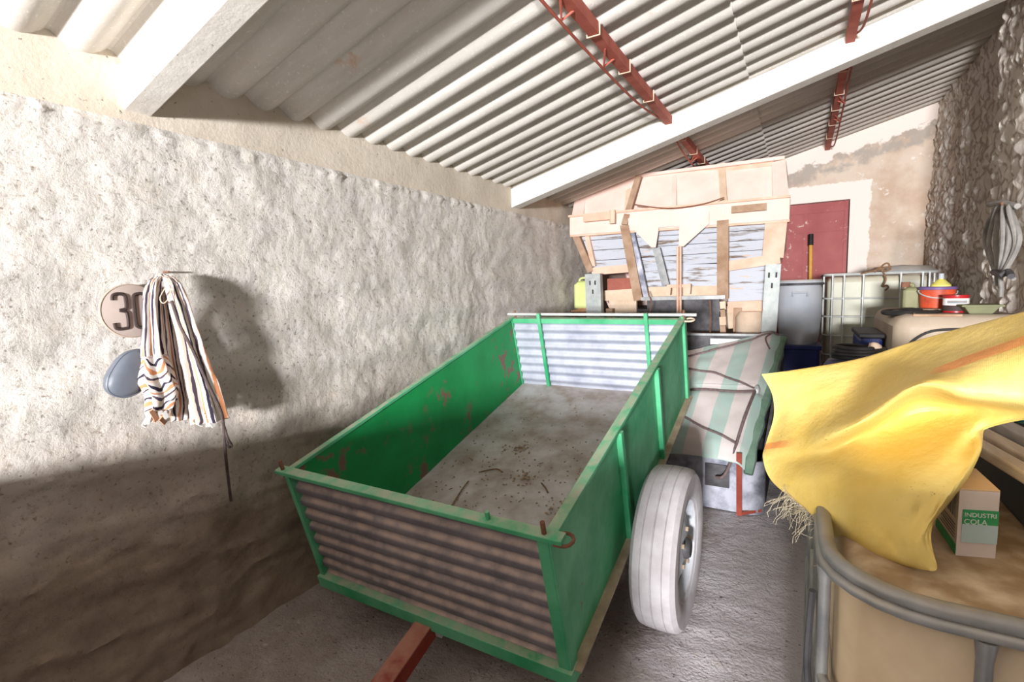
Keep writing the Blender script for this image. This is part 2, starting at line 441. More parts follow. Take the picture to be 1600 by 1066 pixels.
# floor
def fl(x, y):
    z = .012*fbm(Vec((x*1.7, y*1.7, 1)), 4)+.006*noise.noise(Vec((x*11, y*11, 4)))
    z += .05*max(0, 1-(x-XW)/.35)**2
    return Vec((x, y, z-.012))
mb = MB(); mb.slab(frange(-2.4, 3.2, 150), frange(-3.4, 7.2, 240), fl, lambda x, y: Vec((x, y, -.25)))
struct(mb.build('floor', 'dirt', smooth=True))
mb = MB(); mb.box((.66, 4.95, .235), (1.06, 4.14, .49))
struct(mb.build('trim_2', 'beam', bevel=.02), 'raised concrete platform at the back right')
# roof: two courses of corrugated sheets
def sheet(mb, x0, x1, y0, y1, dz):
    A = .026; P = .177
    ny = int((y1-y0)/P*14); yl = frange(y0, y1, ny); xl = frange(x0, x1, 14)
    f = lambda x, y, o: Vec((x, y, rz(x)+A+dz+o+A*(1-2*((math.cos(PI*y/P+.25)**2+.006)/1.006)**.42)))
    mb.slab(xl, yl, lambda x, y: f(x, y, 0), lambda x, y: f(x, y, .009))
mb = MB(); sheet(mb, -2.62, -.34, -3, 7.2, 0)
struct(mb.build('ceiling', 'roof', smooth=True), 'lower course of corrugated fibre cement roof sheets')
mb = MB(); sheet(mb, -.5, 2.2, -3, 7.2, .014)
struct(mb.build('ceiling', 'roof', smooth=True), 'upper course of corrugated fibre cement roof sheets')
# rafters
for i, (y0, y1) in enumerate(((.985, 1.085), (3.97, 4.10))):
    mb = MB(); x0, x1 = (-2.32 if i == 0 else -2.30), 2.2
    pl = [(x0, y0, rz(x0)-.165), (x1, y0, rz(x1)-.165), (x1, y0, rz(x1)-.001), (x0, y0, rz(x0)-.001)]
    mb.prism(pl, (0, y1-y0, 0))
    struct(mb.build('trim_%d' % (3+i), 'beam', bevel=.006), ('near', 'far')[i]+' whitewashed concrete rafter')
# purlins: red bars with wire hoops and a thin truss rod
k = 5
for X in (-.885, .235):
    for (y0, y1) in ((-2.5, .98), (1.09, 3.965), (4.105, 6.98)):
        z = rz(X)
        mb = MB(); mb.bar((X, y0, z-.03), (X, y1, z-.03), .05, .055)
        p = struct(mb.build('trim_%d' % k, 'purlin'), 'red steel roof purlin'); k += 1
        if y1 < 1: continue
        L_ = y1-y0
        mb = MB()
        sag = [(X-.04, y0+.05, z-.03), (X-.05, y0+L_*.28, z-.095), (X-.05, y0+L_*.72, z-.095), (X-.04, y1-.05, z-.03)] if X < 0 else \
              [(X+.04, y0+.05, z-.03), (X+.05, y0+L_*.5, z-.075), (X+.05, y0+L_*.86, z-.09), (X+.03, y1-.05, z-.03)]
        mb.tube(spline(sag, 8), .007, seg=6)
        mb.build('truss_rod', 'purlin', p, smooth=True)
        for f in (.12, .3, .45, .62, .8):
            yy = y0+L_*f; mb = MB()
            mb.tube([(X-.032, yy, z), (X-.032, yy, z-.065), (X+.032, yy, z-.065), (X+.032, yy, z)], .0045, seg=5)
            mb.build('hoop', 'tan', p)
        for f in (.36, .55):
            yy = y0+L_*f; mb = MB(); sx = -1 if X < 0 else 1
            mb.tube([(X, yy-.12, z-.055), (X+sx*.05, yy, z-.09), (X, yy+.02, z-.055)], .006, seg=5)
            mb.build('strut', 'purlin', p)
# back wall with a red gate
DX0, DX1, DZ = -.40, .475, 2.51
mb = MB()
for (x0, x1, z0, z1) in ((-2.5, DX0, 0, None), (DX1, 1.7, 0, None), (DX0, DX1, DZ, None)):
    n_ = 10
    xs = frange(x0, x1, n_)
    mb.prism([(x0, 7, z0), (x1, 7, z0), (x1, 7, rz(x1)+.06), (x0, 7, rz(x0)+.06)], (0, .3, 0))
struct(mb.build('wall_back', 'back'), 'flaking plaster gable wall')
mb = MB(); mb.box(((DX0+DX1)/2, 7.09, DZ/2), (DX1-DX0-.02, .04, DZ-.01))
g = struct(mb.build('door_1', 'gate'), 'red brown metal gate in the back wall')
for zz in (2.44, 2.18, 1.55, .6):
    mb = MB(); mb.box(((DX0+DX1)/2, 7.062, zz), (DX1-DX0-.02, .012, .03 if zz != 2.44 else .1)); mb.build('rail', 'gate', g)
for xx in (DX0+.03, .04, DX1-.03):
    mb = MB(); mb.box((xx, 7.06, DZ/2), (.035, .016, DZ-.01)); mb.build('stile', 'gate', g)
# right wall of rubble stone
def wr(y, z):
    p = Vec((2, y*1.0, z*.62))
    d, pt = noise.voronoi(p*13.0); e = d[1]-d[0]
    d2, _ = noise.voronoi(p*27.0+Vec((3, 1, 4))); e2 = d2[1]-d2[0]
    a = .026*min(1, e*2.2)+.009*min(1, e2*2)+.05*fbm(Vec((1, y*1.9, z*.8)), 4)
    x = 1.20-a
    x += .06*max(0, (z-2.4))*.5
    x -= .10*max(0, min(1, (4.72-y)/.14))                    # nearer pier stands proud
    x += .20*math.exp(-((y-4.76)/.05)**2)*(.4+.6*min(1, max(0, (z-1.8)/.8)))      # dark joint between pier and wall
    return Vec((x, y, z))
ys = frange(2.3, 4.0, 24)+frange(4.02, 7.1, 165)
mb = MB(); mb.slab(ys, frange(0, 1.0, 14)+frange(1.03, 3.42, 125), wr, lambda y, z: Vec((1.75, y, z)))
struct(mb.build('wall_right', 'rock', smooth=True), 'rubble stone right wall')
# unseen low walls added behind the camera to cast the interior shadows
mb = MB(); mb.box((-1.225, -.30, .555), (2.05, .16, 1.11)); mb.box((.72, -.30, .68), (1.24, .16, 1.36))
struct(mb.build('wall_light_block', 'wall'), 'unseen low walls added to block daylight either side of a gap')

# ================================================================ GREEN TRAILER
Lv = Vec((0, .965, .262)).normalized(); Vv = Vec((0, -Lv.z, Lv.y)); Xv = Vec((1, 0, 0)); AX = (Xv, Lv, Vv)
O = Vec((0, 1.494, .233))
def T(x, l, v): return O+Xv*x+Lv*l+Vv*v
XL, XR, LEN, HT = -1.955, -.66, 2.13, .607
tr = thing('farm_trailer', (-1.3, 2.32, 0), 'green steel two-wheeled farm trailer with corrugated ends, tipped forward on its drawbar', 'trailer')
def tbox(name, mt, x, l, v, bevel=0, parent=tr, **kw):
    mb = MB(); mb.box(T(sum(x)/2, sum(l)/2, sum(v)/2), (x[1]-x[0], l[1]-l[0], v[1]-v[0]), AX)
    return mb.build(name, mt, parent, bevel=bevel, **kw)
side_l = tbox('side_panel', 'green_in', (XL, XL+.006), (0, LEN), (.03, HT-.005))
side_r = tbox('side_panel', 'green', (XR-.008, XR-.002), (0, LEN), (.03, HT-.005))
# bed
mb = MB(); rnd = lambda x, l: .004*fbm(Vec((x*5, l*5, 0)), 4)
mb.slab(frange(XL+.006, XR-.008, 40), frange(.01, LEN-.01, 60), lambda x, l: T(x, l, .042+rnd(x, l)), lambda x, l: T(x, l, .012))
bed = mb.build('bed', 'bed', tr, smooth=True)
# corrugated end panels
def corr(name, l0, sgn, mt, x0, x1, v0, v1, pitch, amp):
    mb = MB(); n_ = int((v1-v0)/pitch*14)
    def sh(t):   # narrow crests, broad valleys
        c = math.sin(2*PI*t/pitch); return 2*(max(0, (1-sgn*c)/2)**2.2)*-sgn+sgn if sgn < 0 else c
    mb.slab(frange(x0, x1, 30), frange(v0, v1, n_), lambda x, v: T(x, l0+amp*sh(v-v0), v), lambda x, v: T(x, l0+.003+amp*sh(v-v0), v))
    return mb.build(name, mt, tr, smooth=True)
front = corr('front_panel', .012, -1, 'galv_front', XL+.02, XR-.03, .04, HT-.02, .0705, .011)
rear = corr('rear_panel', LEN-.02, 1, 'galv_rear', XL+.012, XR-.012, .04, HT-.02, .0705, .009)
# bottom rails
tbox('bottom_rail', 'green', (XL-.012, XR+.012), (-.028, .03), (-.028, .036), .003)
tbox('bottom_rail', 'green', (XL, XR), (LEN-.02, LEN+.03), (-.028, .036), .003)
tbox('bottom_rail', 'green', (XL-.03, XL+.02), (0, LEN), (-.028, .03), .003)
br = tbox('bottom_rail', 'green', (XR-.03, XR+.012), (.03, LEN), (-.035, .03), .003)
mb = MB(); mb.bar(T(XR+.012, 0, .03), T(XR+.012, LEN, .03), .05, .008, Vv); mb.build('dirt_ledge', 'grime', br, label='ledge caked with brown dirt')
# corner posts
tbox('corner_post', 'green', (XR-.042, XR-.001), (-.014, .006), (.03, HT-.01), .002)
tbox('corner_post', 'green', (XR-.004, XR+.006), (-.012, .045), (-.03, HT-.01), .002)
tbox('corner_post', 'green', (XL-.006, XL+.022), (-.012, .03), (-.03, HT-.01), .002)
tbox('corner_post', 'green', (XR-.006, XR+.016), (LEN-.04, LEN+.016), (-.03, HT+.02), .002)
tbox('corner_post', 'green', (XL-.01, XL+.012), (LEN-.04, LEN+.01), (-.03, HT), .002)
# side ribs
for l in (.69, 1.35):
    tbox('side_rib', 'green', (XR-.002, XR+.024), (l-.016, l+.016), (-.0, HT-.02), .003)
for l in (.69, 1.35):
    tbox('side_rib', 'green', (XL-.026, XL), (l-.016, l+.016), (0, HT-.02), .003)
# top rims
tbox('top_rim', 'green', (XR-.024, XR+.018), (-.01, LEN+.01), (HT-.012, HT+.006), .003)
tbox('top_rim', 'green', (XL-.022, XL+.014), (-.01, LEN+.01), (HT-.012, HT+.006), .003)
fr = tbox('top_rim', 'green', (XL-.05, XR+.05), (-.024, .022), (HT-.004, HT+.016), .003)
tbox('top_rim', 'green', (XL, XR), (LEN-.03, LEN+.012), (HT-.04, HT-.004), .003)
# rear ribs standing proud of the top
for x in (-1.706, -.895):
    tbox('rear_rib', 'green', (x-.013, x+.013), (LEN-.052, LEN-.03), (.04, HT+.045), .003)
# rear latch rod
mb = MB(); mb.tube([T(XL-.04, LEN, HT+.026), T(XR+.085, LEN, HT+.02)], .011, seg=10); mb.build('latch_rod', 'zinc', tr, smooth=True)
# pins and hooks
for (x, l, h) in ((XL-.012, -.004, .06), (XR-.015, -.004, .06), (-.886, -.0, .045), (XL+.02, LEN+.01, .05), (XR+.002, LEN+.01, .05)):
    mb = MB(); mb.tube([T(x, l, HT-.02), T(x, l, HT+h)], .0085, seg=8); mb.build('pin', 'rust' if x != -.886 else 'green', tr, smooth=True)
for l in (-.02, LEN-.06):
    pts = [T(XR+.02, l, HT-.004)]+[T(XR+.045+.03*math.sin(a), l+.03-.03*math.cos(a), HT-.004) for a in frange(0, PI*1.25, 9)]
    mb = MB(); mb.tube(pts, .006, seg=7); mb.build('hook', 'rust' if l < 1 else 'tan', tr, smooth=True)
# chassis, axle, drawbar
for x in (-1.65, -.95):
    tbox('chassis_beam', 'redoxide', (x-.03, x+.03), (.03, LEN-.05), (-.085, -.03))
mb = MB(); mb.tube([(-2.06, 2.32, .365), (-.56, 2.32, .365)], .032, seg=12); axle = mb.build('axle', 'grime', tr, smooth=True)
for x in (-1.65, -.95):
    mb = MB(); mb.box((x, 2.32, .385), (.06, .14, .03)); mb.build('spring_block', 'darkmetal', axle)
a = T(-1.345, .35, -.05); b = Vec((-1.30, .93, .045))
mb = MB(); mb.bar(a, b, .085, .075); db = mb.build('drawbar', 'redoxide', tr, bevel=.005)
mb = MB(); mb.tube([b+Vec((.05*math.cos(t), -.05+.05*math.sin(t), -.02)) for t in frange(0, 2*PI, 17)[:-1]], .014, True, 8); mb.build('hitch_ring', 'rust', db, smooth=True)
mb = MB(); mb.box(T(-1.26, .0, -.045), (.03, .04, .03), AX); mb.build('bolt_lug', 'zinc', tr)
# wheels
def wheel(cx, out, cy, cz, R, W, parent, dirty='tyre'):
    s = out
    prof = [(R*.66, -.46), (R*.80, -.50), (R*.93, -.49), (R*.985, -.40), (R*1.0, -.25), (R*.985, -.235), (R*1.0, -.22), (R*1.005, -.02), (R*.988, 0), (R*1.005, .02), (R*1.0, .22),
            (R*.985, .235), (R*1.0, .25), (R*.985, .40), (R*.93, .49), (R*.80, .50), (R*.66, .46)]
    mb = MB(); pr = [(r, h*W) for r, h in prof]
    pr += [(R*.60, .40*W), (R*.60, -.40*W), pr[0]]
    mb.lathe(pr, (cx, cy, cz), (s, 0, 0), 64, caps=False)
    ty = mb.build('tyre', dirty, parent, smooth=True)
    # rim: dish, holes as slots between four webs
    mb = MB()
    mb.lathe([(R*.60, -.42*W), (R*.635, .40*W), (R*.66, .44*W), (R*.645, .45*W), (R*.60, .38*W), (R*.585, .25*W), (R*.56, .2*W), (R*.56, -.42*W)], (cx, cy, cz), (s, 0, 0), 48, caps=False)
    rim = mb.build('rim', 'rim', parent, smooth=True)
    mb = MB()
    mb.lathe([(R*.10, .36*W), (R*.26, .36*W), (R*.34, .30*W), (R*.40, .22*W), (R*.40, .18*W), (R*.10, .18*W)], (cx, cy, cz), (s, 0, 0), 40)
    for q in range(5):
        a_ = 2*PI*q/5+.5; d = Vec((0, math.cos(a_), math.sin(a_)))
        mb.bar(Vec((cx, cy, cz))+d*R*.36+Vec((s*.2*W, 0, 0)), Vec((cx, cy, cz))+d*R*.575+Vec((s*.16*W, 0, 0)), R*.40, .012, (1, 0, 0))
    mb.build('disc', 'rim', parent, smooth=True)
    mb = MB(); mb.lathe([(R*.13, .18*W), (R*.13, .42*W), (R*.10, .5*W), (R*.0, .5*W)], (cx, cy, cz), (s, 0, 0), 24); mb.build('hub', 'darkmetal', parent, smooth=True)
    for q in range(5):
        a_ = 2*PI*q/5+.1; d = Vec((0, math.cos(a_), math.sin(a_)))
        mb = MB(); c = Vec((cx, cy, cz))+d*R*.24; mb.lathe([(R*.03, .3*W), (R*.03, .42*W)], c, (s, 0, 0), 6); mb.build('wheel_nut', 'grime', parent)
wheel(-.505, 1, 2.31, .365, .368, .195, tr)
wheel(-2.10, -1, 2.31, .365, .368, .15, tr)
# straw, crumbs and twigs lying on the bed
mb = MB()
for i in range(420):
    l = random.betavariate(1.3, 2.0)*LEN*.95+.05; x = random.uniform(XL+.05, XR-.06)
    c = T(x, l, .049); a_ = random.uniform(0, PI); s_ = random.uniform(.0015, .005)
    if random.random() < .6: mb.box(c, (s_*2.2, s_*1.4, .004), AX)
    else: mb.bar(c-Xv*math.cos(a_)*s_*2-Lv*math.sin(a_)*s_*2, c+Xv*math.cos(a_)*s_*2+Lv*math.sin(a_)*s_*2, .003, .003, Vv)
for (cx_, cl_) in ((-1.02, .78), (-1.35, .95), (-1.5, 1.2), (-1.2, .5)):
    for i in range(40):
        c = T(random.gauss(cx_, .05), random.gauss(cl_, .04), .05); s_ = random.uniform(.0015, .006)
        mb.box(c, (s_*2, s_*2, s_), AX)
tag(mb.build('straw_litter', 'straw'), 'straw bits and crumbs scattered over the trailer bed', 'straw', kind='stuff')
for nm, pts, lb in (('twig', ((748, 738), (775, 733), (785, 738)), 'brown twig lying flat in the middle of the trailer bed'),
                    ('twig', ((706, 790), (722, 765), (732, 752)), 'brown twig near the left front of the trailer bed'),
                    ('twig', ((846, 755), (852, 762), (856, 770)), 'short dark twig by the crumbs at the right of the trailer bed')):
    def onbed(x, y):
        d = ray(x, y); t = (.052-(C0-O).dot(Vv))/d.dot(Vv); return C0+d*t
    mb = MB(); mb.tube(spline([onbed(*p) for p in pts], 5), .0042, seg=6); tag(mb.build(nm, 'twig', smooth=True), lb, 'twig')

# ================================================================ THINGS ON THE LEFT WALL
wx = XW+.035
# speed disc
c = aX(205, 486, wx); r = .103
sg = thing('speed_sign', c-Vec((0, 0, r)), 'round faded speed disc reading 30 hanging on the left wall', 'sign')
mb = MB(); mb.lathe([(r, 0), (r, .004), (r-.004, .006), (0, .006)], c, (1, 0, 0), 48); mb.build('plate', 'signface', sg, smooth=True)
mb = MB(); mb.tube([c+Vec((.006, math.cos(t)*(r-.003), math.sin(t)*(r-.003))) for t in frange(0, 2*PI, 49)[:-1]], .0016, True, 6); mb.build('rim', 'grime', sg, smooth=True)
def digit(strokes, y0, z0, w, h):
    mb = MB()
    for st in strokes:
        path = spline([Vec((c.x+.007, c.y+y0+u*w, c.z+z0+v*h)) for u, v in st], 6)
        mb.tube(path, .0062, seg=6)
    return mb
three = [[(.05, .82), (.12, .96), (.5, 1.0), (.88, .96), (.95, .82), (.95, .68), (.88, .57), (.45, .53)], [(.45, .53), (.88, .48), (.95, .36), (.95, .16), (.88, .03), (.5, 0), (.12, .03), (.04, .18)]]
zero = [[(.5, 1), (.15, .96), (.05, .82), (.05, .18), (.15, .04), (.5, 0), (.85, .04), (.95, .18), (.95, .82), (.85, .96), (.5, 1)]]
digit(three, -.062, -.066, .048, .132).build('digit', 'ink', sg, smooth=True)
digit(zero, .006, -.066, .048, .132).build('digit', 'ink', sg, smooth=True)
# mirror housing
mr = thing('wing_mirror', aX(192, 622, wx), 'grey rounded vehicle mirror housing hanging below the 30 disc', 'mirror')
mp = [(166, 590), (164, 605), (172, 617), (192, 622), (212, 616), (222, 605), (228, 575), (226, 556), (219, 546), (205, 547), (190, 555), (176, 572)]
pts = [aX(x, y, wx+.045) for x, y in mp]
cen = sum(pts, Vec())/len(pts)
big = spline(pts+[pts[0]], 4)[:-1]
def ring(k, dx): return [cen+(p-cen)*k+Vec((dx, 0, 0)) for p in big]
mb = MB(); R_ = [[mb.bm.verts.new(p) for p in ring(k, d)] for k, d in ((.86, -.04), (.97, -.02), (1, -.004), (.97, .008), (.9, .016), (.75, .024), (.5, .030), (.2, .033))]
n_ = len(big)
for A, B in zip(R_, R_[1:]):
    for i in range(n_): mb.face([A[i], A[(i+1) % n_], B[(i+1) % n_], B[i]])
mb.face(R_[0][::-1]); mb.face(R_[-1]); mb.build('housing', 'mirror', mr, smooth=True)
mb = MB(); mb.tube([p+Vec((.004, 0, 0)) for p in ring(.95, .004)], .005, True, 6); mb.build('edge_bead', 'mirror', mr, smooth=True)
mb = MB(); mb.tube([aX(222, 560, wx+.02), aX(222, 500, wx), aX(240, 432, wx-.02)], .004, seg=6); mb.build('hanging_wire', 'cord', mr)

# rag rug hanging from a nail: two drooping limbs
rug = thing('rag_rug', aX(240, 665, wx+.1), 'striped white and orange rag rug bunched over a nail on the left wall', 'rug')
def hang(name, rows, nseg=14, flat=.55, seedv=0, fold=.014, nf=6, vert=0):
    """rows: (x, y, halfwidth_px, depth off the wall)"""
    cs = []; ws = []
    P_ = [Vec((x, y, hw)) for x, y, hw, d in rows]; D_ = [Vec((d, 0, 0)) for *_, d in rows]
    S = spline(P_, 9); SD = spline(D_, 9)
    mb = MB(); rings = []; K = 40
    for j, (s_, d_) in enumerate(zip(S, SD)):
        cc = aX(s_.x, s_.y, wx+d_.x); e = aX(s_.x+s_.z, s_.y, wx+d_.x); hw = (e-cc).length
        ring = []
        for k_ in range(K):
            a_ = 2*PI*k_/K
            q = math.cos(a_)*hw; dpt = math.sin(a_)*hw*flat
            rr = 1+fold/.05*math.sin(nf*a_+seedv+j*.05)*.8+.10*noise.noise(Vec((math.cos(a_)*2, math.sin(a_)*2, j*.16+seedv)))
            ring.append(mb.bm.verts.new(cc+Vec((max(dpt*rr, -d_.x+.004), q*rr, .012*noise.noise(Vec((a_*2, j*.3, seedv)))))))
        rings.append(ring)
    nn = len(rings)
    for j in range(nn-1):
        for k_ in range(K):
            f = mb.face([rings[j][k_], rings[j][(k_+1) % K], rings[j+1][(k_+1) % K], rings[j+1][k_]])
            for l, (kk, jj) in zip(f.loops, ((k_, j), (k_+1, j), (k_+1, j+1), (k_, j+1))): l[mb.uv].uv = (kk/K*1.6, jj/nn) if not (vert and jj > nn*.5) else (jj/nn*2.2+.1*math.sin(kk*.4), kk/K)
    mb.face(rings[0][::-1]); mb.face(rings[-1])
    return mb.build(name, 'rug', rug, smooth=True)
hang('left_fold', [(253, 430, 5, .05), (241, 441, 9, .07), (236, 470, 11, .08), (238, 520, 13, .08), (240, 555, 16, .08), (246, 590, 22, .09), (254, 615, 21, .09), (250, 640, 17, .09), (245, 655, 10, .08)], fold=.022, nf=5, vert=1)
hang('right_fold', [(248, 430, 5, .05), (266, 438, 10, .07), (280, 475, 14, .09), (294, 525, 15, .10), (306, 570, 18, .10), (318, 615, 21, .10), (329, 658, 22, .09)], seedv=2, fold=.020, nf=6)
hang('middle_fold', [(255, 450, 6, .05), (264, 500, 9, .05), (273, 560, 13, .04), (284, 620, 16, .04), (284, 655, 12, .04)], seedv=5, fold=.02)
# tattered hem strips
for i in range(22):
    x = random.choice((random.uniform(232, 262), random.uniform(305, 348))); y = 640+random.uniform(0, 14); mb = MB()
    a_ = aX(x, y, wx+.1+random.uniform(-.04, .03)); b_ = aX(x+random.uniform(-10, 10), y+random.uniform(6, 18), wx+.1)
    mb.bar(a_, b_, .016, .005, (1, 0, 0)); mb.build('tattered_strip', 'rag' if i % 3 == 0 else 'white', rug)
mb = MB(); mb.tube(spline([aX(268, 446, wx+.10), aX(266, 462, wx+.11), aX(256, 474, wx+.11), aX(250, 466, wx+.10), aX(258, 450, wx+.10)], 6), .002, seg=6); mb.build('binding_string', 'tan', rug, smooth=True)
cordp = [aX(268, 470, wx+.17), aX(282, 510, wx+.19), aX(300, 545, wx+.21), aX(325, 600, wx+.21), aX(344, 640, wx+.19), aX(349, 665, wx+.15), aX(352, 705, wx+.10), aX(358, 760, wx+.06), aX(361, 783, wx+.05)]
mb = MB(); mb.tube(spline(cordp, 8), .006, seg=8); mb.build('dark_cord', 'cord', rug, smooth=True)
mb = MB(); mb.tube(spline([aX(349, 662, wx+.15), aX(356, 685, wx+.13), aX(362, 696, wx+.11), aX(357, 698, wx+.11), aX(352, 680, wx+.13)], 6), .005, seg=8); mb.build('cord_loop', 'cord', rug, smooth=True)
mb = MB(); mb.tube([aX(249, 426, wx-.05), aX(249, 426, wx-.05)+Vec((.075, 0, 0))], .004, seg=8); tag(mb.build('nail', 'rust'), 'nail in the left wall holding the rag rug', 'nail')

# ================================================================ COVERED LOW TRAILER (behind the green one)
cov = thing('covered_trailer', (-.6, 3.9, 0), 'low dark box trailer under a striped tarpaulin behind the green trailer', 'trailer')
bx0, bx1 = -1.25, -.17
fz = .40; by = 4.68; bz = 1.14
# front panel with rounded right corner, resting on the floor
def out(y, ins=0):   # plan outline of the body at the front
    pts = [(bx0, 3.64)]
    for t in frange(-PI/2, 0, 7): pts.append((bx1-.09+.09*math.cos(t)-ins, 3.64+.09+.09*math.sin(t)))
    return pts
ol = out(0)
mb = MB(); mb.prism([(x, y, .0) for x, y in ol]+[(x-.012 if x > -.25 else x, y+.012, 0) for x, y in ol[::-1]], (0, 0, .375)); mb.build('front_panel', 'greytub', cov, smooth=True)
mb = MB(); mb.prism([(bx1-.005, 3.73, .0), (bx1-.005, 3.73, .38), (-.10, by, bz-.06), (-.10, by, .52)], (-.02, 0, 0)); mb.build('side_panel', 'dark', cov)
mb = MB(); mb.prism([(bx0, 3.65, .0), (bx0, 3.65, .38), (bx0, by, bz-.06), (bx0, by, .52)], (-.02, 0, 0)); mb.build('side_panel', 'dark', cov)
mb = MB(); mb.hexa([(bx0, 3.66, .02), (bx1-.04, 3.70, .02), (-.12, by, .54), (bx0, by, .54), (bx0, 3.66, .05), (bx1-.04, 3.70, .05), (-.12, by, .57), (bx0, by, .57)]); mb.build('floor_panel', 'darkmetal', cov)
p0, p1 = aY(1060, 524, by+.04), aY(1226, 526, by+.04)
mb = MB(); mb.hexa([(bx0, by+.03, .56), (-.09, by+.03, .56), (-.09, by+.055, .56), (bx0, by+.055, .56), (bx0, by+.03, p0.z), (p1.x, by+.03, p1.z), (p1.x, by+.055, p1.z), (bx0, by+.055, p0.z)]); tg = mb.build('tailboard', 'darkmetal', cov)
q = [aY(x, y, by+.026) for x, y in ((1110, 538), (1166, 536), (1166, 530), (1110, 529))]
mb = MB(); mb.prism(q, (0, -.006, 0)); mb.build('reflector_plate', 'zinc', tg, label='pale rectangular plate')
mb = MB(); mb.bar((bx0, by+.04, p0.z+.01), (p1.x, by+.04, p1.z+.01), .04, .02); mb.build('cap_rail', 'zinc_dark', tg)
mb = MB(); q0, q1 = aY(1155, 708, 3.60), aY(1155, 806, 3.60)
mb.bar(q0, (q1.x, 3.60, .0), .035, .02, (0, 1, 0)); mb.bar((q1.x-.0, 3.60, .012), (q1.x+.13, 3.68, .03), .02, .02); mb.build('prop_stand', 'redoxide', cov, label='red flat iron prop')
mb = MB(); mb.box((-.47, 3.63, .25), (.16, .012, .16)); mb.build('cut_out_plate', 'darkmetal', cov)
wheel(-.34, 1, 4.35, .27, .27, .14, cov, 'dark')
wheel(-1.1, -1, 4.35, .27, .27, .14, cov, 'dark')
mb = MB(); mb.tube([(-1.1, 4.35, .27), (-.34, 4.35, .27)], .025, seg=10); mb.build('axle', 'darkmetal', cov)
# tarpaulin
def tarp(u, v):      # u across, v from front (0) to back (1)
    xr = -.265+.165*v; x = bx0-.02+(xr-(bx0-.02))*u
    y = 3.585+(by-3.585)*v; z = .405+.725*v+.035*math.sin(v*PI)
    z += .05*max(0, u-.80)*5*v*v                     # right back corner rides up
    z -= .05*math.exp(-((v-.47)/.03)**2)*.5
    z -= .15*max(0, min(1, (.86-u)/.5))*v*v          # sags behind the tailboard
    z += .014*fbm(Vec((x*4, y*4, 2)), 3)
    if u > .93: z -= (u-.93)*.9
    if v < .06: z -= (.06-v)*.7
    return Vec((x, y, z+.02))
mb = MB(); mb.slab(frange(0, 1, 50), frange(0, 1, 50), tarp, lambda u, v: tarp(u, v)-Vec((0, 0, .006)))
tp = mb.build('tarpaulin', 'tarp', smooth=True); tag(tp, 'dusty green and white striped tarpaulin tied over the low trailer', 'tarpaulin')
# right hem rolled, loose hanging edge
mb = MB(); mb.tube([tarp(.985, v)+Vec((.012, 0, -.02)) for v in frange(0, 1, 20)], [.03+.008*math.sin(i*1.7) for i in range(20)], seg=8); mb.build('rolled_hem', mat('green_hem', (110, 142, 122), (134, 160, 142), 12, .9), tp, smooth=True)
mb = MB(); mb.slab(frange(.3, .93, 30), frange(0, 1, 4), lambda u, v: tarp(u, .46+.035*v)+Vec((0, -.004, .014)), lambda u, v: tarp(u, .46+.035*v)+Vec((0, 0, .004))); mb.build('fold_seam', M['tarp'], tp)
rp = [('rope', [(.2, .46), (.6, .45), (.93, .44)], 'taut dark rope across the middle fold of the tarpaulin'),
      ('rope', [(.3, .70), (.6, .60), (.93, .47)], 'rope running diagonally over the upper half of the tarpaulin'),
      ('rope', [(.3, .30), (.6, .17), (.90, .07)], 'rope running diagonally over the front half of the tarpaulin'),
      ('rope', [(.3, .83), (.6, .90), (.97, .985)], 'rope along the back edge of the tarpaulin')]
for nm, pts, lb in rp:
    mb = MB(); path = []
    for (u0, v0), (u1, v1) in zip(pts, pts[1:]):
        for t in frange(0, 1, 10): path.append(tarp(u0+(u1-u0)*t, v0+(v1-v0)*t)+Vec((0, -.006, .012)))
    mb.tube(path, .008, seg=7); tag(mb.build(nm, 'ropegrey', smooth=True), lb, 'rope', 'ropes tying the tarpaulin')
k0 = tarp(.93, .45)+Vec((0, -.01, .02))
mb = MB(); mb.tube(spline([k0, tarp(.9, .2)+Vec((.02, -.03, .05)), Vec((-.40, 3.57, .31)), Vec((-.47, 3.585, .25))], 8), .011, seg=8)
tag(mb.build('rope', 'ropegrey', smooth=True), 'thick rope hanging from the knot down over the trailer front', 'rope', 'ropes tying the tarpaulin')
mb = MB(); mb.lathe([(.012, -.03), (.022, -.01), (.022, .01), (.012, .03)], k0+Vec((.01, 0, 0)), (0, .4, 1), 10); tag(mb.build('buckle', 'zinc', smooth=True), 'small metal buckle where the tarpaulin ropes meet', 'buckle')
mb = MB(); mb.tube(spline([tarp(.93, .955)+Vec((0, 0, .02)), tarp(.90, .9)+Vec((0, -.02, .02)), tarp(.935, .80)+Vec((.01, -.01, .02))], 6), .007, seg=6)
tag(mb.build('rope', 'ropegrey', smooth=True), 'short rope end dangling at the back right corner of the tarpaulin', 'rope', 'ropes tying the tarpaulin')

# ================================================================ OLD SEEDER HOPPER
hop = thing('seed_hopper', (-1.15, 5.6, 0), 'large dusty orange farm hopper with peeling grey boards at the back', 'hopper')
KX, KY = 860, 230
def hp(cx, cy, Y): return aY(KX+cx*.2815, KY+cy*.2815, Y)
def plate(name, pts, Y, th, mt, parent=hop, Y2=None, **kw):
    if Y2 is None: Y2 = Y
    ymin = min(p[1] for p in pts); ymax = max(p[1] for p in pts)
    P_ = [hp(x, y, Y+(Y2-Y)*(y-ymin)/max(ymax-ymin, 1)) for x, y in pts]
    mb = MB(); mb.prism(P_, (0, th, 0)); return mb.build(name, mt, parent, **kw)
YB = 5.02
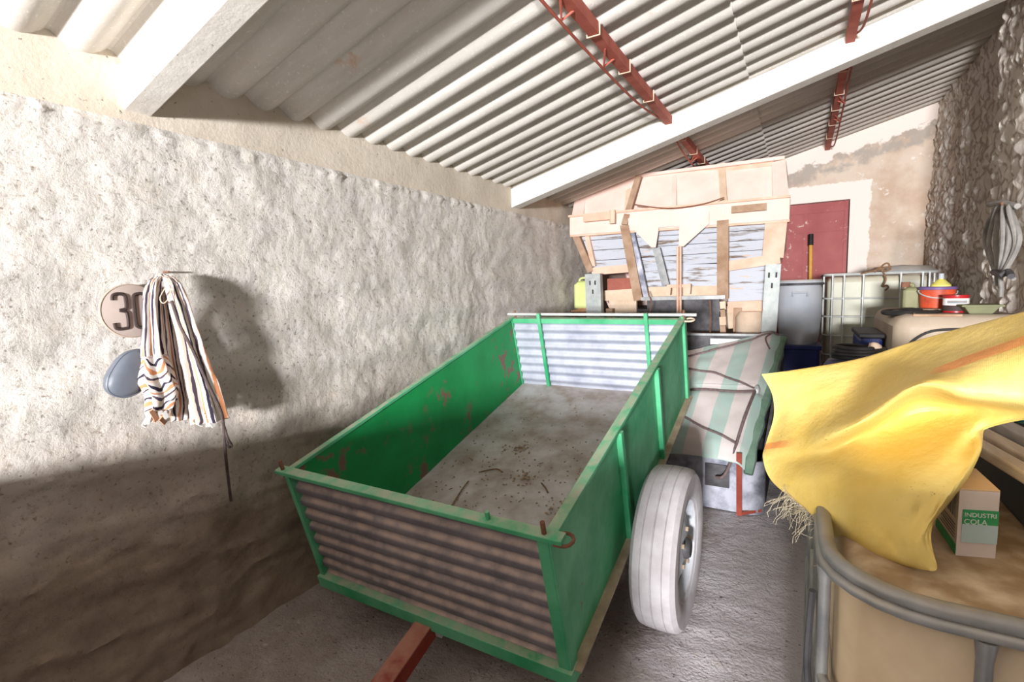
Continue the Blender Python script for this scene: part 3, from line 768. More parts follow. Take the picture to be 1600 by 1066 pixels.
# upper box wall leaning back
up = plate('upper_wall', [(150, 205), (1300, 68), (1318, 318), (128, 418)], 5.30, .02, 'pink', Y2=5.06)
def UY(cy, cx): # depth on the upper wall
    top = 205+(68-205)*(cx-150)/1150; bot = 418+(318-418)*(cx-128)/1190
    return 5.30+(5.06-5.30)*(cy-top)/(bot-top)
def ustrip(name, a, b, w, mt, off=.03, parent=hop):
    A = hp(*a, UY(a[1], a[0])-off/2); B = hp(*b, UY(b[1], b[0])-off/2)
    mb = MB(); mb.bar(A, B, w, off, (0, -1, 0)); return mb.build(name, mt, parent)
ustrip('top_lip', (150, 205), (1302, 62), .03, 'pink', .09)
ustrip('lip_flange', (205, 215), (1240, 92), .035, 'orange', .02)
ustrip('end_stile', (182, 215), (150, 405), .13, 'pink', .04)
ustrip('end_stile', (1272, 85), (1290, 310), .10, 'pink', .05)
for a, b, w in (((440, 165), (425, 390), .05), ((688, 145), (688, 335), .045), ((950, 95), (965, 330), .06), ((1240, 95), (1248, 290), .03)):
    ustrip('wall_rib', a, b, w, 'tan' if w > .045 else 'pink', .035)
# main beam
A, B = hp(118, 442, YB), hp(1330, 345, YB)
mb = MB(); mb.bar(A, B, .19, .12, (0, -1, 0))
mb2 = mb; beam = mb.build('main_beam', 'pink', hop, bevel=.008)
mb = MB(); mb.bar(A+Vec((0, -.04, .10)), B+Vec((0, -.04, .10)), .02, .1, (0, -1, 0)); mb.build('beam_flange', 'orange', beam)
mb = MB(); mb.bar(A+Vec((.0, .0, -.10)), B+Vec((0, 0, -.10)), .022, .1, (0, -1, 0)); mb.build('beam_flange', 'orange', beam)
# W-shaped guide plate
wp = plate('guide_plate', [(432, 395), (880, 358), (880, 425), (738, 552), (712, 548), (716, 437), (602, 446), (584, 558), (560, 556), (432, 430)], YB-.09, .015, 'pink')
mb = MB(); mb.bar(hp(188, 395, YB-.10), hp(345, 380, YB-.10), .07, .08); mb.build('left_handle', 'orange', hop)
mb = MB(); mb.tube([hp(345, 350, YB-.12), hp(345, 425, YB-.12)], .03, seg=10); mb.build('roller_end', 'tan', hop, smooth=True)
mb = MB(); mb.bar(hp(1005, 348, YB-.10), hp(1200, 330, YB-.10), .03, .06); mb.build('right_handle', 'ochre', hop)
# peeling boards of the tapering lower body (a row of separate boards)
ymid = [470, 520, 575, 632, 690]
bd = []
for i in range(4):
    t0, t1 = i/4, (i+1)/4
    def ed(t, right): 
        if right: return (1300-90*t, 395+230*t)
        return (165+75*t, 465+225*t)
    l0, r0, l1, r1 = ed(t0, 0), ed(t0, 1), ed(t1, 0), ed(t1, 1)
    y0_, y1_ = 5.03+.16*t0, 5.03+.16*t1
    P_ = [hp(*l0, y0_), hp(*r0, y0_), hp(r1[0], r1[1]-3, y1_), hp(l1[0], l1[1]-3, y1_)]
    mb = MB(); mb.prism(P_, (0, .03, 0)); mb.build('board', 'peel', hop)
for i in range(3):
    t0, t1 = i/3, (i+1)/3
    P_ = [hp(460+20*t0, 690+50*t0, 5.19+.08*t0), hp(1210-20*t0, 632+50*t0, 5.19+.08*t0), hp(1210-20*t1, 632+50*t1*3-3, 5.19+.08*t1), hp(460+20*t1, 690+50*t1*3-3, 5.19+.08*t1)]
    P_ = [hp(460, 660+55*i, 5.19+.04*i), hp(1200, 640+55*i, 5.19+.04*i), hp(1195, 692+55*i, 5.22+.04*i), hp(470, 712+55*i, 5.22+.04*i)]
    mb = MB(); mb.prism(P_, (0, .03, 0)); mb.build('board', 'peel', hop)
def stick(name, a, b, w, mt, Y=4.98, Y2=None, th=.04, parent=hop, **kw):
    Y2 = Y if Y2 is None else Y2
    mb = MB(); mb.bar(hp(*a, Y), hp(*b, Y2), w, th, (0, -1, 0)); return mb.build(name, mt, parent, **kw)
stick('end_brace', (140, 485), (225, 690), .07, 'ochre', 5.0, 5.1)
stick('end_brace', (205, 490), (240, 660), .05, 'orange', 5.04, 5.12)
stick('upright', (412, 430), (490, 850), .09, 'ochre', 4.97, 5.05)
stick('upright', (445, 430), (535, 840), .05, 'greytub', 4.99, 5.08)
stick('upright', (958, 405), (958, 840), .10, 'ochre', 4.97, 5.05)
stick('upright', (1255, 400), (1235, 610), .17, 'orange', 5.0, 5.08)
stick('lower_rail', (240, 690), (450, 672), .08, 'orange', 5.08)
stick('lower_rail', (975, 662), (1275, 618), .09, 'orange', 5.06)
stick('lower_rail', (505, 842), (972, 832), .035, 'zinc_dark', 5.0)
stick('lower_rail', (300, 825), (480, 815), .11, 'tan', 5.12)
stick('lower_rail', (985, 888), (1175, 880), .10, 'orange', 5.14)
stick('inner_panel', (320, 775), (465, 770), .17, 'gateside', 5.20)
stick('inner_panel', (500, 735), (950, 725), .15, 'peel', 5.19)
stick('inner_panel', (500, 805), (950, 797), .10, 'tan', 5.18)
stick('inner_panel', (985, 780), (1200, 760), .45, 'peel', 5.22)
stick('inner_panel', (985, 945), (1185, 930), .22, 'tan', 5.26)
stick('inner_panel', (330, 880), (480, 875), .16, 'tan', 5.24)
stick('inner_panel', (540, 920), (940, 915), .38, 'darkmetal', 5.30)
stick('lever', (588, 560), (640, 765), .07, 'zinc_dark', 4.97, 5.03, th=.02)
stick('diagonal_tie', (490, 160), (410, 430), .06, 'ochre', 5.12, 4.93, th=.02)
stick('small_bracket', (660, 770), (655, 820), .04, 'orange', 5.02)
stick('small_bracket', (770, 765), (765, 815), .04, 'orange', 5.02)
stick('small_bracket', (650, 773), (780, 768), .03, 'orange', 5.01)
for cx in (706, 722):
    mb = MB(); mb.tube([hp(cx, 550, 4.96), hp(cx, 935, 4.96)], .011, seg=8); mb.build('push_rod', 'orange', hop, smooth=True)
# chain box below the right upright
for i, (cy, w) in enumerate(((880, .13), (920, .11), (965, .15), (1010, .13), (1050, .13))):
    stick('chain_link', (958-w*120, cy), (958+w*120, cy-2), .075, ('tan', 'ochre', 'tan', 'ochre', 'tan')[i], 4.99)
mb = MB(); mb.lathe([(.0, 0), (.10, .01), (.13, .05), (.13, .2), (.10, .25), (0, .25)], hp(1110, 1060, 5.1), (0, 0, 1), 20); mb.build('seed_cup', 'tan', hop, smooth=True)
# tub sides, back and floor
mb = MB()
bl, brr = hp(150, 205, 5.3), hp(1300, 68, 5.3)
x0_, x1_ = -2.06, -.14
pass
for x_, xl_, dx_ in ((x0_, -1.80, .02), (x1_, -.34, -.02)):
    mb = MB(); mb.prism([(x_, 5.34, 2.70), (x_, 5.08, 2.2), (x_, 5.14, 1.95), (x_, 6.4, 1.95), (x_, 6.5, 2.2), (x_, 6.3, 2.70)], (dx_, 0, 0))
    mb.hexa([(xl_, 5.25, 1.35), (xl_+dx_, 5.25, 1.35), (xl_+dx_, 6.2, 1.35), (xl_, 6.2, 1.35), (x_, 5.14, 1.95), (x_+dx_, 5.14, 1.95), (x_+dx_, 6.4, 1.95), (x_, 6.4, 1.95)])
    mb.build('end_wall', 'pink', hop)
mb = MB(); mb.prism([(x0_, 6.3, 2.7), (x0_, 6.5, 2.2), (x0_, 6.4, 1.95), (x0_, 6.43, 1.95), (x0_, 6.53, 2.2), (x0_, 6.33, 2.7)], (x1_-x0_, 0, 0)); mb.hexa([(-1.8, 6.2, 1.35), (-.34, 6.2, 1.35), (-.34, 6.23, 1.35), (-1.8, 6.23, 1.35), (x0_, 6.4, 1.95), (x1_, 6.4, 1.95), (x1_, 6.43, 1.95), (x0_, 6.43, 1.95)]); mb.build('rear_wall', 'pink', hop)
mb = MB(); mb.box((-1.07, 5.75, 1.33), (1.46, .95, .03)); mb.build('bottom_tray', 'darkmetal', hop)
for x in (-1.75, -.5):
    for y in (5.12, 6.15):
        mb = MB(); mb.bar((x, y, 0), (x, y, 1.36), .07, .07, (0, 1, 0)); mb.build('leg', 'ochre', hop)
# wires hung across
for pts in (((470, 320), (650, 340), (830, 320), (965, 280)), ((540, 800), (560, 870), (540, 950)), ((885, 850), (890, 940), (885, 1040))):
    mb = MB(); mb.tube(spline([hp(x, y, 4.92) for x, y in pts], 6), .006, seg=6); mb.build('wire', 'rust', hop, smooth=True)

# ================================================================ SLOTTED POSTS
for tl, bl_, lb in (((914, 428, 937, 428), (919, 490, 939, 490), 'slotted galvanised steel post standing left of the hopper front'),
                   ((1197, 414, 1220, 412), (1189, 520, 1207, 520), 'slotted galvanised steel post standing between the hopper and grey barrel')):
    Yp = 4.86
    a, b = aY(tl[0], tl[1], Yp), aY(tl[2], tl[3], Yp); c, d = aY(bl_[0], bl_[1], Yp), aY(bl_[2], bl_[3], Yp)
    def ext(p, q):
        t = p.z/(p.z-q.z); return p+(q-p)*t
    a2, b2 = ext(a, c), ext(b, d)
    w = (b-a).length
    mid = (a2+b2)/2; ctr = (a+b)/2
    sl = (c+d)/2-ctr; sl = sl/abs(sl.z)
    bot = Vec((ctr.x+sl.x*ctr.z*.6, Yp, 0))
    pt = thing('steel_post', bot, lb, 'post')
    mb = MB(); dz = (ctr-bot).normalized(); sx = Vec((1, 0, 0))
    for off, dim in ((0, (w, .006)), (-w/2, (.006, .07)), (w/2, (.006, .07))):
        o_ = Vec((off, 0 if off == 0 else .035, 0))
        mb.bar(bot+o_, ctr+o_, dim[0], dim[1], (0, 1, 0))
    mb.build('channel', 'post_zinc', pt)
    for (dx, dd) in ((-.028, .07), (.028, .07), (.0, .16)):
        s0 = ctr-dz*dd+Vec((dx, -.0045, 0)); mb = MB(); mb.bar(s0, s0-dz*.045, .014, .003, (0, 1, 0)); mb.build('slot', 'black', pt, label='dark slot')

# ================================================================ LEFT OF THE HOPPER: jerrycan and rag on a drum
Yj = 5.12; jc = aY(911, 455, Yj)
zt = aY(905, 482, Yj).z
dr = thing('oil_drum', (-2.04, Yj+.05, 0), 'rusty steel drum in the corner under the lime jerrycan', 'drum')
mb = MB(); mb.lathe([(.0, 0), (.16, 0), (.16, .4), (.166, .42), (.16, .44), (.16, .8), (.166, .82), (.16, .84), (.16, zt-.04), (0, zt-.04)], (-2.04, Yj+.05, 0), (0, 0, 1), 32); mb.build('shell', 'rust', dr, smooth=True)
mb = MB(); mb.tube([Vec((-2.04+.16*math.cos(t), Yj+.05+.16*math.sin(t), zt-.04)) for t in frange(0, 2*PI, 33)[:-1]], .008, True, 6); mb.build('top_rim', 'rust', dr)
mb = MB(); mb.slab(frange(0, 1, 14), frange(0, 1, 14), lambda u, v: Vec((-2.16+.26*u, Yj-.10+.26*v, zt-.02+.03*math.sin(u*PI)*math.sin(v*PI)*(1+.8*fbm(Vec((u*5, v*5, 1)), 3)))), lambda u, v: Vec((-2.16+.26*u, Yj-.10+.26*v, zt-.032)))
tag(mb.build('rag', 'rag', smooth=True), 'orange brown rag crumpled under the lime jerrycan', 'rag')
jr = thing('jerrycan', (-2.03, Yj+.02, zt), 'lime green plastic jerrycan half hidden by the left steel post', 'jerrycan')
def canister(par, c, w, d, h, mt, capm='cream', capside=1):
    mb = MB()
    x, y, z = c
    mb.hexa([(x-w/2, y-d/2, z), (x+w/2, y-d/2, z), (x+w/2, y+d/2, z), (x-w/2, y+d/2, z), (x-w/2, y-d/2, z+h*.8), (x+w/2, y-d/2, z+h*.8), (x+w/2, y+d/2, z+h*.8), (x-w/2, y+d/2, z+h*.8)])
    mb.hexa([(x-w/2, y-d/2, z+h*.8), (x+w/2, y-d/2, z+h*.8), (x+w/2, y+d/2, z+h*.8), (x-w/2, y+d/2, z+h*.8), (x-w/2*.5, y-d/2*.7, z+h*.93), (x+w/2*.9, y-d/2*.7, z+h*.93), (x+w/2*.9, y+d/2*.7, z+h*.93), (x-w/2*.5, y+d/2*.7, z+h*.93)])
    bmesh.ops.remove_doubles(mb.bm, verts=mb.bm.verts[:], dist=1e-4)
    mb.build('body', mt, par, bevel=min(w, d)*.16, smooth=True)
    mb = MB(); mb.tube(spline([(x-w*.3, y, z+h*.86), (x-w*.2, y, z+h*1.0), (x+w*.1, y, z+h*1.02), (x+w*.15, y, z+h*.9)], 5), .012, seg=8); mb.build('handle', mt, par, smooth=True)
    mb = MB(); mb.lathe([(.024, 0), (.024, .035), (0, .035)], (x+w*.3*capside, y, z+h*.92), (0, 0, 1), 16); mb.build('cap', capm, par, smooth=True)
canister(jr, (-2.05, Yj+.02, zt), .20, .13, aY(905, 440, Yj).z-zt+.03, 'lime')

# ================================================================ BACK RIGHT: barrel, cage tank, tank, pails
PZ = .48
Yb = 4.98
tb, bb = aY(1250, 440, Yb), aY(1250, 533, Yb)
R_ = (aY(1287, 450, Yb)-aY(1215, 450, Yb)).length/2
bc = Vec((tb.x+.0, Yb+R_*.6, 0))
zb = bb.z-.03; ztp = tb.z+.02
bd_ = thing('blue_crate', (bc.x, bc.y, PZ), 'dark blue plastic crate under the grey barrel', 'crate')
mb = MB(); w_ = .30; mb.box((bc.x+.01, bc.y, (PZ+zb)/2), (w_, w_, zb-PZ-.01)); mb.build('body', 'blue', bd_, bevel=.02)
mb = MB(); mb.box((bc.x+.01, bc.y, zb-.02), (w_+.03, w_+.03, .04)); mb.build('rim', 'blue', bd_, bevel=.008)
br_ = thing('barrel', (bc.x, bc.y, zb), 'grey blue plastic barrel with clamp lid beside the cage tank', 'barrel')
hB = ztp-zb
mb = MB(); mb.lathe([(0, 0), (R_*.80, 0), (R_*.86, .015), (R_*.92, .10), (R_*.99, hB*.45), (R_*1.0, hB*.6), (R_*.98, hB*.86), (R_*.93, hB*.90), (R_*.93, hB*.93), (0, hB*.93)], (bc.x, bc.y, zb), (0, 0, 1), 48); mb.build('shell', 'bluegrey', br_, smooth=True)
mb = MB(); mb.lathe([(R_*.93, hB*.91), (R_*1.02, hB*.92), (R_*1.02, hB*.965), (R_*.95, hB*.99), (R_*.8, hB*.975), (0, hB*.97)], (bc.x, bc.y, zb), (0, 0, 1), 48); mb.build('lid', 'bluegrey', br_, smooth=True)
mb = MB(); mb.tube([Vec((bc.x+R_*1.02*math.cos(t), bc.y+R_*1.02*math.sin(t), zb+hB*.925)) for t in frange(0, 2*PI, 41)[:-1]], .011, True, 8); mb.build('clamp_ring', 'darkmetal', br_, smooth=True)
gx = bc.x; gy = bc.y-R_*.99
mb = MB(); mb.tube([(gx-.055, gy-.002, zb+hB*.74), (gx-.055, gy-.012, zb+hB*.80), (gx+.055, gy-.012, zb+hB*.80), (gx+.055, gy-.002, zb+hB*.74)], .008, seg=7); mb.build('moulded_grip', 'bluegrey', br_, smooth=True)
# far caged tank
Yi = 5.25
a, b = aY(1289, 430, Yi), aY(1468, 424, Yi)
ix0, ix1 = a.x, b.x; iz1 = a.z
ib = thing('cage_tank', ((ix0+ix1)/2, Yi+.4, PZ), 'translucent caged tank at the back below the red gate', 'tank')
dI = .8; izb = PZ+.13
mb = MB(); mb.box(((ix0+ix1)/2, Yi+.03+dI/2, (izb+iz1-.02)/2), (ix1-ix0-.05, dI-.06, iz1-.02-izb)); mb.build('bottle', 'ibc', ib, bevel=.05, smooth=True)
def ringrect(x0, x1, y0, y1, z, r, mb, seg=6, cr=.06):
    pts = []
    for (cx, cy, a0) in ((x1-cr, y0+cr, -PI/2), (x1-cr, y1-cr, 0), (x0+cr, y1-cr, PI/2), (x0+cr, y0+cr, PI)):
        for t in frange(a0, a0+PI/2, 5): pts.append(Vec((cx+cr*math.cos(t), cy+cr*math.sin(t), z)))
    mb.tube(pts, r, True, seg)
def cage_px(px): return aY(px, 470, Yi).x
for z in (iz1, iz1-.21, iz1-.37, iz1-.54, iz1-.71, iz1-.88, izb+.02):
    mb = MB(); ringrect(ix0, ix1, Yi, Yi+dI, z, .008 if z != iz1 else .012, mb); mb.build('cage_ring', 'zinc', ib, smooth=True)
for px in (1292, 1318, 1348, 1406, 1440, 1464):
    x = min(max(cage_px(px), ix0+.06), ix1-.06)
    mb = MB(); mb.tube([(x, Yi-.006, izb), (x, Yi-.006, iz1)], .008, seg=6); mb.build('cage_upright', 'zinc', ib, smooth=True)
for i in range(1, 5):
    for x in (ix0, ix1):
        y = Yi+dI*i/5; mb = MB(); mb.tube([(x, y, izb), (x, y, iz1)], .008, seg=6); mb.build('cage_upright', 'zinc', ib, smooth=True)
mb = MB()
for x in (ix0+.06, (ix0+ix1)/2, ix1-.06): mb.box((x, Yi+dI/2, PZ+.05), (.1, dI, .1))
mb.box(((ix0+ix1)/2, Yi+dI/2, PZ+.115), (ix1-ix0, dI, .03)); mb.build('pallet', 'woodgrey', ib)
# blue-grey lid and dry vine lying on it
lc = aY(1412, 421, Yi+.3)
mb = MB(); mb.lathe([(.0, 0), (.24, 0), (.25, .008), (.20, .045), (0, .06)], (lc.x, Yi+.42, iz1+.012), (0, 0, 1), 36); tag(mb.build('round_lid', 'bluegrey', smooth=True), 'pale blue grey round lid lying on top of the cage tank', 'lid')
mb = MB()
for pts in (((1345, 428), (1362, 424), (1380, 419), (1393, 417)), ((1372, 424), (1380, 414), (1388, 412), (1391, 422)), ((1378, 422), (1384, 436), (1379, 448), (1386, 446), (1388, 450), (1383, 454)), ((1366, 426), (1374, 418), (1384, 424), (1392, 419))):
    mb.tube(spline([aY(x, y, Yi-.02) for x, y in pts], 5), .007, seg=6)
tag(mb.build('dry_vine', 'twig', smooth=True), 'dry brown vine tangled over the top rail of the cage tank', 'vine')
# yellow-handled tool against the gate
a, b = aY(1267, 370, 6.9), aY(1268, 420, 6.9)
bro = thing('shovel', (b.x, 6.85, 0), 'long tool with a yellow handle and dark grip leaning on the red gate', 'shovel')
bot = Vec((b.x+.02, 6.72, .03))
mb = MB(); mb.tube([a, bot], .020, seg=10); mb.build('handle', 'yellowwood', bro, smooth=True)
mb = MB(); mb.tube([a+Vec((0, 0, .03)), a-(a-bot).normalized()*.10], .027, seg=10); mb.build('grip', 'black', bro, smooth=True)
mb = MB(); mb.box((bot.x, bot.y-.005, .15), (.2, .02, .26)); mb.build('blade', 'darkmetal', bro)
# cream moulded tank with manhole, stands on the platform
Yt = 3.55
tk = thing('plastic_tank', (.85, 4.0, PZ), 'dusty cream plastic tank with a round black manhole and tins on top', 'tank')
tz = aY(1420, 491, Yt+.1).z; tx0 = aY(1398, 520, Yt).x
tdx = 1.08-tx0
mb = MB(); mb.box((tx0+tdx/2, Yt+.5, (PZ+tz)/2), (tdx, .98, tz-PZ)); mb.build('body', 'tank', tk, bevel=.07, smooth=True)
mc = aZ(1485, 503, tz+.01)
mc.y = max(mc.y, Yt+.28); mc.z = tz-.005
mb = MB(); mb.tube([mc+Vec(((.13*math.cos(t)), .13*math.sin(t), .006)) for t in frange(0, 2*PI, 41)[:-1]], .016, True, 8); mb.build('manhole_ring', 'black', tk, smooth=True)
mb = MB(); mb.lathe([(0, 0), (.11, 0), (.11, .014), (.08, .02), (0, .02)], mc, (0, 0, 1), 36); lid = mb.build('manhole_lid', 'darkmetal', tk, smooth=True)
mb = MB(); mb.tube([mc+Vec((.05*math.cos(t), .05*math.sin(t), .022)) for t in frange(0, 2*PI, 21)[:-1]], .008, True, 6); mb.build('vent_ring', 'black', lid, smooth=True)
mb = MB(); mb.tube(spline([(tx0+.03, Yt-.004, tz-.42), (tx0+.04, Yt-.004, tz-.22), (tx0+.14, Yt+.0, tz-.10), (tx0+.30, Yt-.003, tz-.075), (tx0+.55, Yt-.003, tz-.07)], 6), .007, seg=6); mb.build('moulded_rib', 'black', tk, smooth=True)
mb = MB(); mb.tube([(tx0+.10+.0, Yt+.12, tz), (tx0+.09, Yt+.06, tz-.004), (tx0+.3, Yt+.05, tz-.004)], .008, seg=6); mb.build('moulded_rib', 'ochre', tk)
# on the tank: board, bucket, paint tin, olive canister, green trough, yellow funnel
Yq = 4.0
zq = tz+.002
def px_on(px, py): return aZ(px, py, zq)
def botY(px, Y): return aY(px, 480, Y).x
x0b, x1b = botY(1428, Yq), botY(1500, Yq)
mb = MB(); mb.box(((x0b+x1b)/2+.02, Yq, zq+.008), (x1b-x0b, .3, .016)); tag(mb.build('board', 'grime', bevel=.003), 'thin grimy board under the tins on the cream tank', 'board')
zq2 = zq+.018
bx = (botY(1434, Yq)+botY(1495, Yq))/2; rb = (botY(1497, Yq)-botY(1436, Yq))/2; hb = aY(1465, 448, Yq).z-zq2
bu = thing('bucket', (bx, Yq+.02, zq2), 'faded orange bucket with a purple lid on the cream tank', 'bucket')
mb = MB(); mb.lathe([(0, 0), (rb*.86, 0), (rb*.97, hb*.88), (rb*.97, hb*.9), (0, hb*.9)], (bx, Yq+.02, zq2), (0, 0, 1), 36); mb.build('shell', 'orangeplastic', bu, smooth=True)
mb = MB(); mb.lathe([(rb*.97, hb*.86), (rb*1.03, hb*.87), (rb*1.03, hb*.96), (rb*.98, hb), (0, hb)], (bx, Yq+.02, zq2), (0, 0, 1), 36); mb.build('lid', 'purple', bu, smooth=True)
mb = MB(); mb.tube([(bx-rb*1.0, Yq, zq2+hb*.82)]+[(bx-rb*math.cos(t)*1.02, Yq+.02-rb*math.sin(t)*1.02, zq2+hb*(.82-.35*math.sin(t))) for t in frange(.1, PI-.1, 12)], .004, seg=5); mb.build('bail_handle', 'zinc', bu)
Yp_ = 3.80
px = botY(1493, Yp_); rp_ = (botY(1514, Yp_)-botY(1473, Yp_))/2; zp = zq; hp_ = aY(1493, 461, Yp_).z-zp
pn = thing('paint_tin', (px, Yp_, zp), 'red and white paint tin in front of the orange bucket', 'tin')
mb = MB(); mb.lathe([(0, 0), (rp_, 0), (rp_, hp_*.94), (rp_*.95, hp_), (0, hp_)], (px, Yp_, zp), (0, 0, 1), 36); mb.build('can', 'redtin', pn, smooth=True)
mb = MB(); mb.lathe([(rp_*1.005, hp_*.42), (rp_*1.012, hp_*.43), (rp_*1.012, hp_*.80), (rp_*1.005, hp_*.81)], (px, Yp_, zp), (0, 0, 1), 36, caps=False); lbm = mb.build('label_band', 'white', pn, smooth=True)
mb = MB(); mb.lathe([(rp_*1.005, hp_*.10), (rp_*1.012, hp_*.11), (rp_*1.012, hp_*.40), (rp_*1.005, hp_*.41)], (px, Yp_, zp), (0, 0, 1), 36, caps=False); mb.build('label_band', 'ink', pn, smooth=True)
mb = MB(); mb.lathe([(rp_*1.03, hp_*.93), (rp_*1.03, hp_*1.0), (rp_*.9, hp_*1.0), (rp_*.88, hp_*.97), (0, hp_*.97)], (px, Yp_, zp), (0, 0, 1), 36); mb.build('lid', 'redtin', pn, smooth=True)
mb = MB()
for i in range(9):
    t = -PI/2-.75+i*.17; mb.box((px+rp_*1.015*math.cos(t), Yp_+rp_*1.015*math.sin(t), zp+hp_*(.62)), (.010, .004, .016))
mb.build('printed_marks', 'printgrey', lbm)
Yo = 4.10; xo = botY(1421, Yo)
oc = thing('jerrycan', (xo, Yo, zq), 'small olive green canister left of the orange bucket', 'jerrycan')
canister(oc, (xo, Yo, zq), botY(1434, Yo)-botY(1408, Yo), .11, aY(1421, 446, Yo).z-zq, 'olive', 'rust', -1)
Yf = Yq+.02; zf = zq2+hb
mb = MB(); fx = botY(1468, Yf); mb.lathe([(.05, 0), (.05, .01), (.022, .04), (.013, .045), (.011, .075), (0, .075)], (fx, Yf, zf), (0, 0, 1), 28)
fu = thing('funnel', (fx, Yf, zf), 'yellow plastic funnel with a blue spout upside down on the bucket', 'funnel'); mb.build('cone', 'yellow', fu, smooth=True)
mb = MB(); mb.lathe([(.015, .048), (.013, .08), (0, .08)], (fx, Yf, zf), (0, 0, 1), 16); mb.build('spout', 'bluegrey', fu, smooth=True)
Yg = 3.72; x0g, x1g = botY(1499, Yg), botY(1557, Yg)
tg_ = thing('trough', ((x0g+x1g)/2, Yg, tz), 'pale green shallow tray beside the paint tin', 'tray')
hg = aY(1530, 477, Yg).z-tz
mb = MB(); mb.hexa([(x0g+.03, Yg-.07, tz), (x1g-.03, Yg-.07, tz), (x1g-.03, Yg+.07, tz), (x0g+.03, Yg+.07, tz), (x0g, Yg-.09, tz+hg), (x1g, Yg-.09, tz+hg), (x1g, Yg+.09, tz+hg), (x0g, Yg+.09, tz+hg)]); mb.build('tray', 'palegreen', tg_, bevel=.006)
mb = MB(); mb.box(((x0g+x1g)/2, Yg, tz+hg), (x1g-x0g+.02, .2, .012)); mb.build('rim', 'palegreen', tg_, bevel=.004)
# blue drum with hose coil
YD = 3.3; xd = aY(1340, 560, YD).x; zd = aY(1340, 558, YD).z-.02
bdm = thing('blue_drum', (xd, YD, PZ), 'dark blue drum left of the cream tank with a black hose on it', 'drum')
mb = MB(); mb.lathe([(0, 0), (.15, 0), (.16, .02), (.16, .2), (.166, .22), (.16, .24), (.16, zd-PZ-.03), (.14, zd-PZ), (0, zd-PZ)], (xd, YD, PZ), (0, 0, 1), 36); mb.build('shell', 'blue', bdm, smooth=True)
mb = MB(); mb.lathe([(.05, 0), (.05, .02), (0, .02)], (xd+.05, YD+.03, zd), (0, 0, 1), 16); mb.build('bung', 'dark', bdm)
mb = MB()
pts = [Vec((xd+(.11+.012*math.sin(i*.9))*math.cos(i*.33), YD-.01+(.11+.012*math.cos(i*.7))*math.sin(i*.33), zd+.014+i*.0009)) for i in range(74)]
mb.tube(pts, .012, seg=7); tag(mb.build('hose', 'black', smooth=True), 'coiled black hose lying on the dark blue drum', 'hose')
mb = MB(); c = Vec((xd+.07, YD, zd+.05)); bmesh.ops.create_icosphere(mb.bm, subdivisions=3, radius=.035, matrix=Matrix.Translation(c+Vec((0, 0, .03))))
for v in mb.bm.verts: v.co += (v.co-c).normalized()*.02*fbm(v.co*14, 3); v.co.z = max(v.co.z, zd+.05)
tag(mb.build('stone', 'tan', smooth=True), 'pale lump of stone beside the coiled black hose', 'stone')
mb = MB(); mb.box((tx0-.075, Yt+.55, (PZ+1.22)/2), (.12, .5, 1.22-PZ)); cr = mb.build('crate', 'blue', bevel=.02)
tag(cr, 'narrow dark blue crate squeezed beside the cream tank', 'crate')
mb = MB(); mb.box((tx0-.075, Yt+.55, 1.235), (.14, .52, .03)); mb.build('lid', 'black', cr, bevel=.008)
# hanging bundle of grey hoses on the stone wall
hb0 = thing('hose_bundle', aX(1562, 470, .93), 'bundle of grey hoses tied at the bottom hanging on the stone wall', 'hose')
XH = .93
for i, (dx0, dx1) in enumerate(((-22, -26), (-15, -20), (-8, -9), (2, 2), (10, 12), (17, 22), (22, 28))):
    top = aX(1567+dx0*.55, 322+abs(dx0)*.2, XH-.02*(i % 2)); m1 = aX(1565+dx1, 372+(i*7) % 13, XH-.05*(1-abs(dx1)/30)); bt = aX(1562+dx1*.25, 426, XH-.03)
    mb = MB(); mb.tube(spline([top+Vec((.03, 0, 0)), top, m1, bt], 8), .0115, seg=8); mb.build('hose_strand', 'hose', hb0, smooth=True)
mb = MB(); mb.tube([aX(1545, 320, XH), aX(1567, 316, XH-.02), aX(1590, 322, XH)], .014, seg=8); mb.build('top_loop', 'hose', hb0, smooth=True)
mb = MB(); mb.tube(spline([aX(1552, 425, XH-.05), aX(1564, 430, XH-.07), aX(1575, 424, XH-.05), aX(1580, 432, XH-.06)], 5), .014, seg=8); mb.build('tie', 'darkmetal', hb0, smooth=True)
for pts in (((1558, 430), (1556, 445), (1555, 440)), ((1563, 432), (1565, 450), (1564, 464)), ((1572, 428), (1580, 432), (1584, 436))):
    mb = MB(); mb.tube([aX(x, y, XH-.04) for x, y in pts], .010, seg=7); mb.build('hose_end', 'hose', hb0, smooth=True)
mb = MB(); mb.tube([aX(1567, 318, XH+.2), aX(1567, 318, XH-.03)], .008, seg=8); tag(mb.build('wall_hook', 'rust'), 'iron hook in the stone wall carrying the hose bundle', 'hook')

# ================================================================ NEAR CAGED TANK (right foreground)
nx0, ny0, nz = .046, .832, 1.15
nx1, ny1 = 1.05, 1.95
nt = thing('cage_tank', (.55, 1.4, 0), 'beige caged tank with steel rim in the right foreground under the yellow sack', 'tank')
mb = MB()
def rrect(x0, x1, y0, y1, cr, n=7):
    pts = []
    for (cx, cy, a0) in ((x1-cr, y0+cr, -PI/2), (x1-cr, y1-cr, 0), (x0+cr, y1-cr, PI/2), (x0+cr, y0+cr, PI)):
        for t in frange(a0, a0+PI/2, n): pts.append((cx+cr*math.cos(t), cy+cr*math.sin(t)))
    return pts
prof = [(.0, .15), (.0, nz-.05), (.012, nz-.022), (.03, nz-.012)]
rings = []
for ins, z in prof: rings.append([mb.bm.verts.new((x, y, z)) for x, y in rrect(nx0+.022+ins, nx1-.022-ins, ny0+.022+ins, ny1-.022-ins, .12)])
for A, B in zip(rings, rings[1:]):
    for i in range(len(A)): mb.face([A[i], A[(i+1) % len(A)], B[(i+1) % len(A)], B[i]])
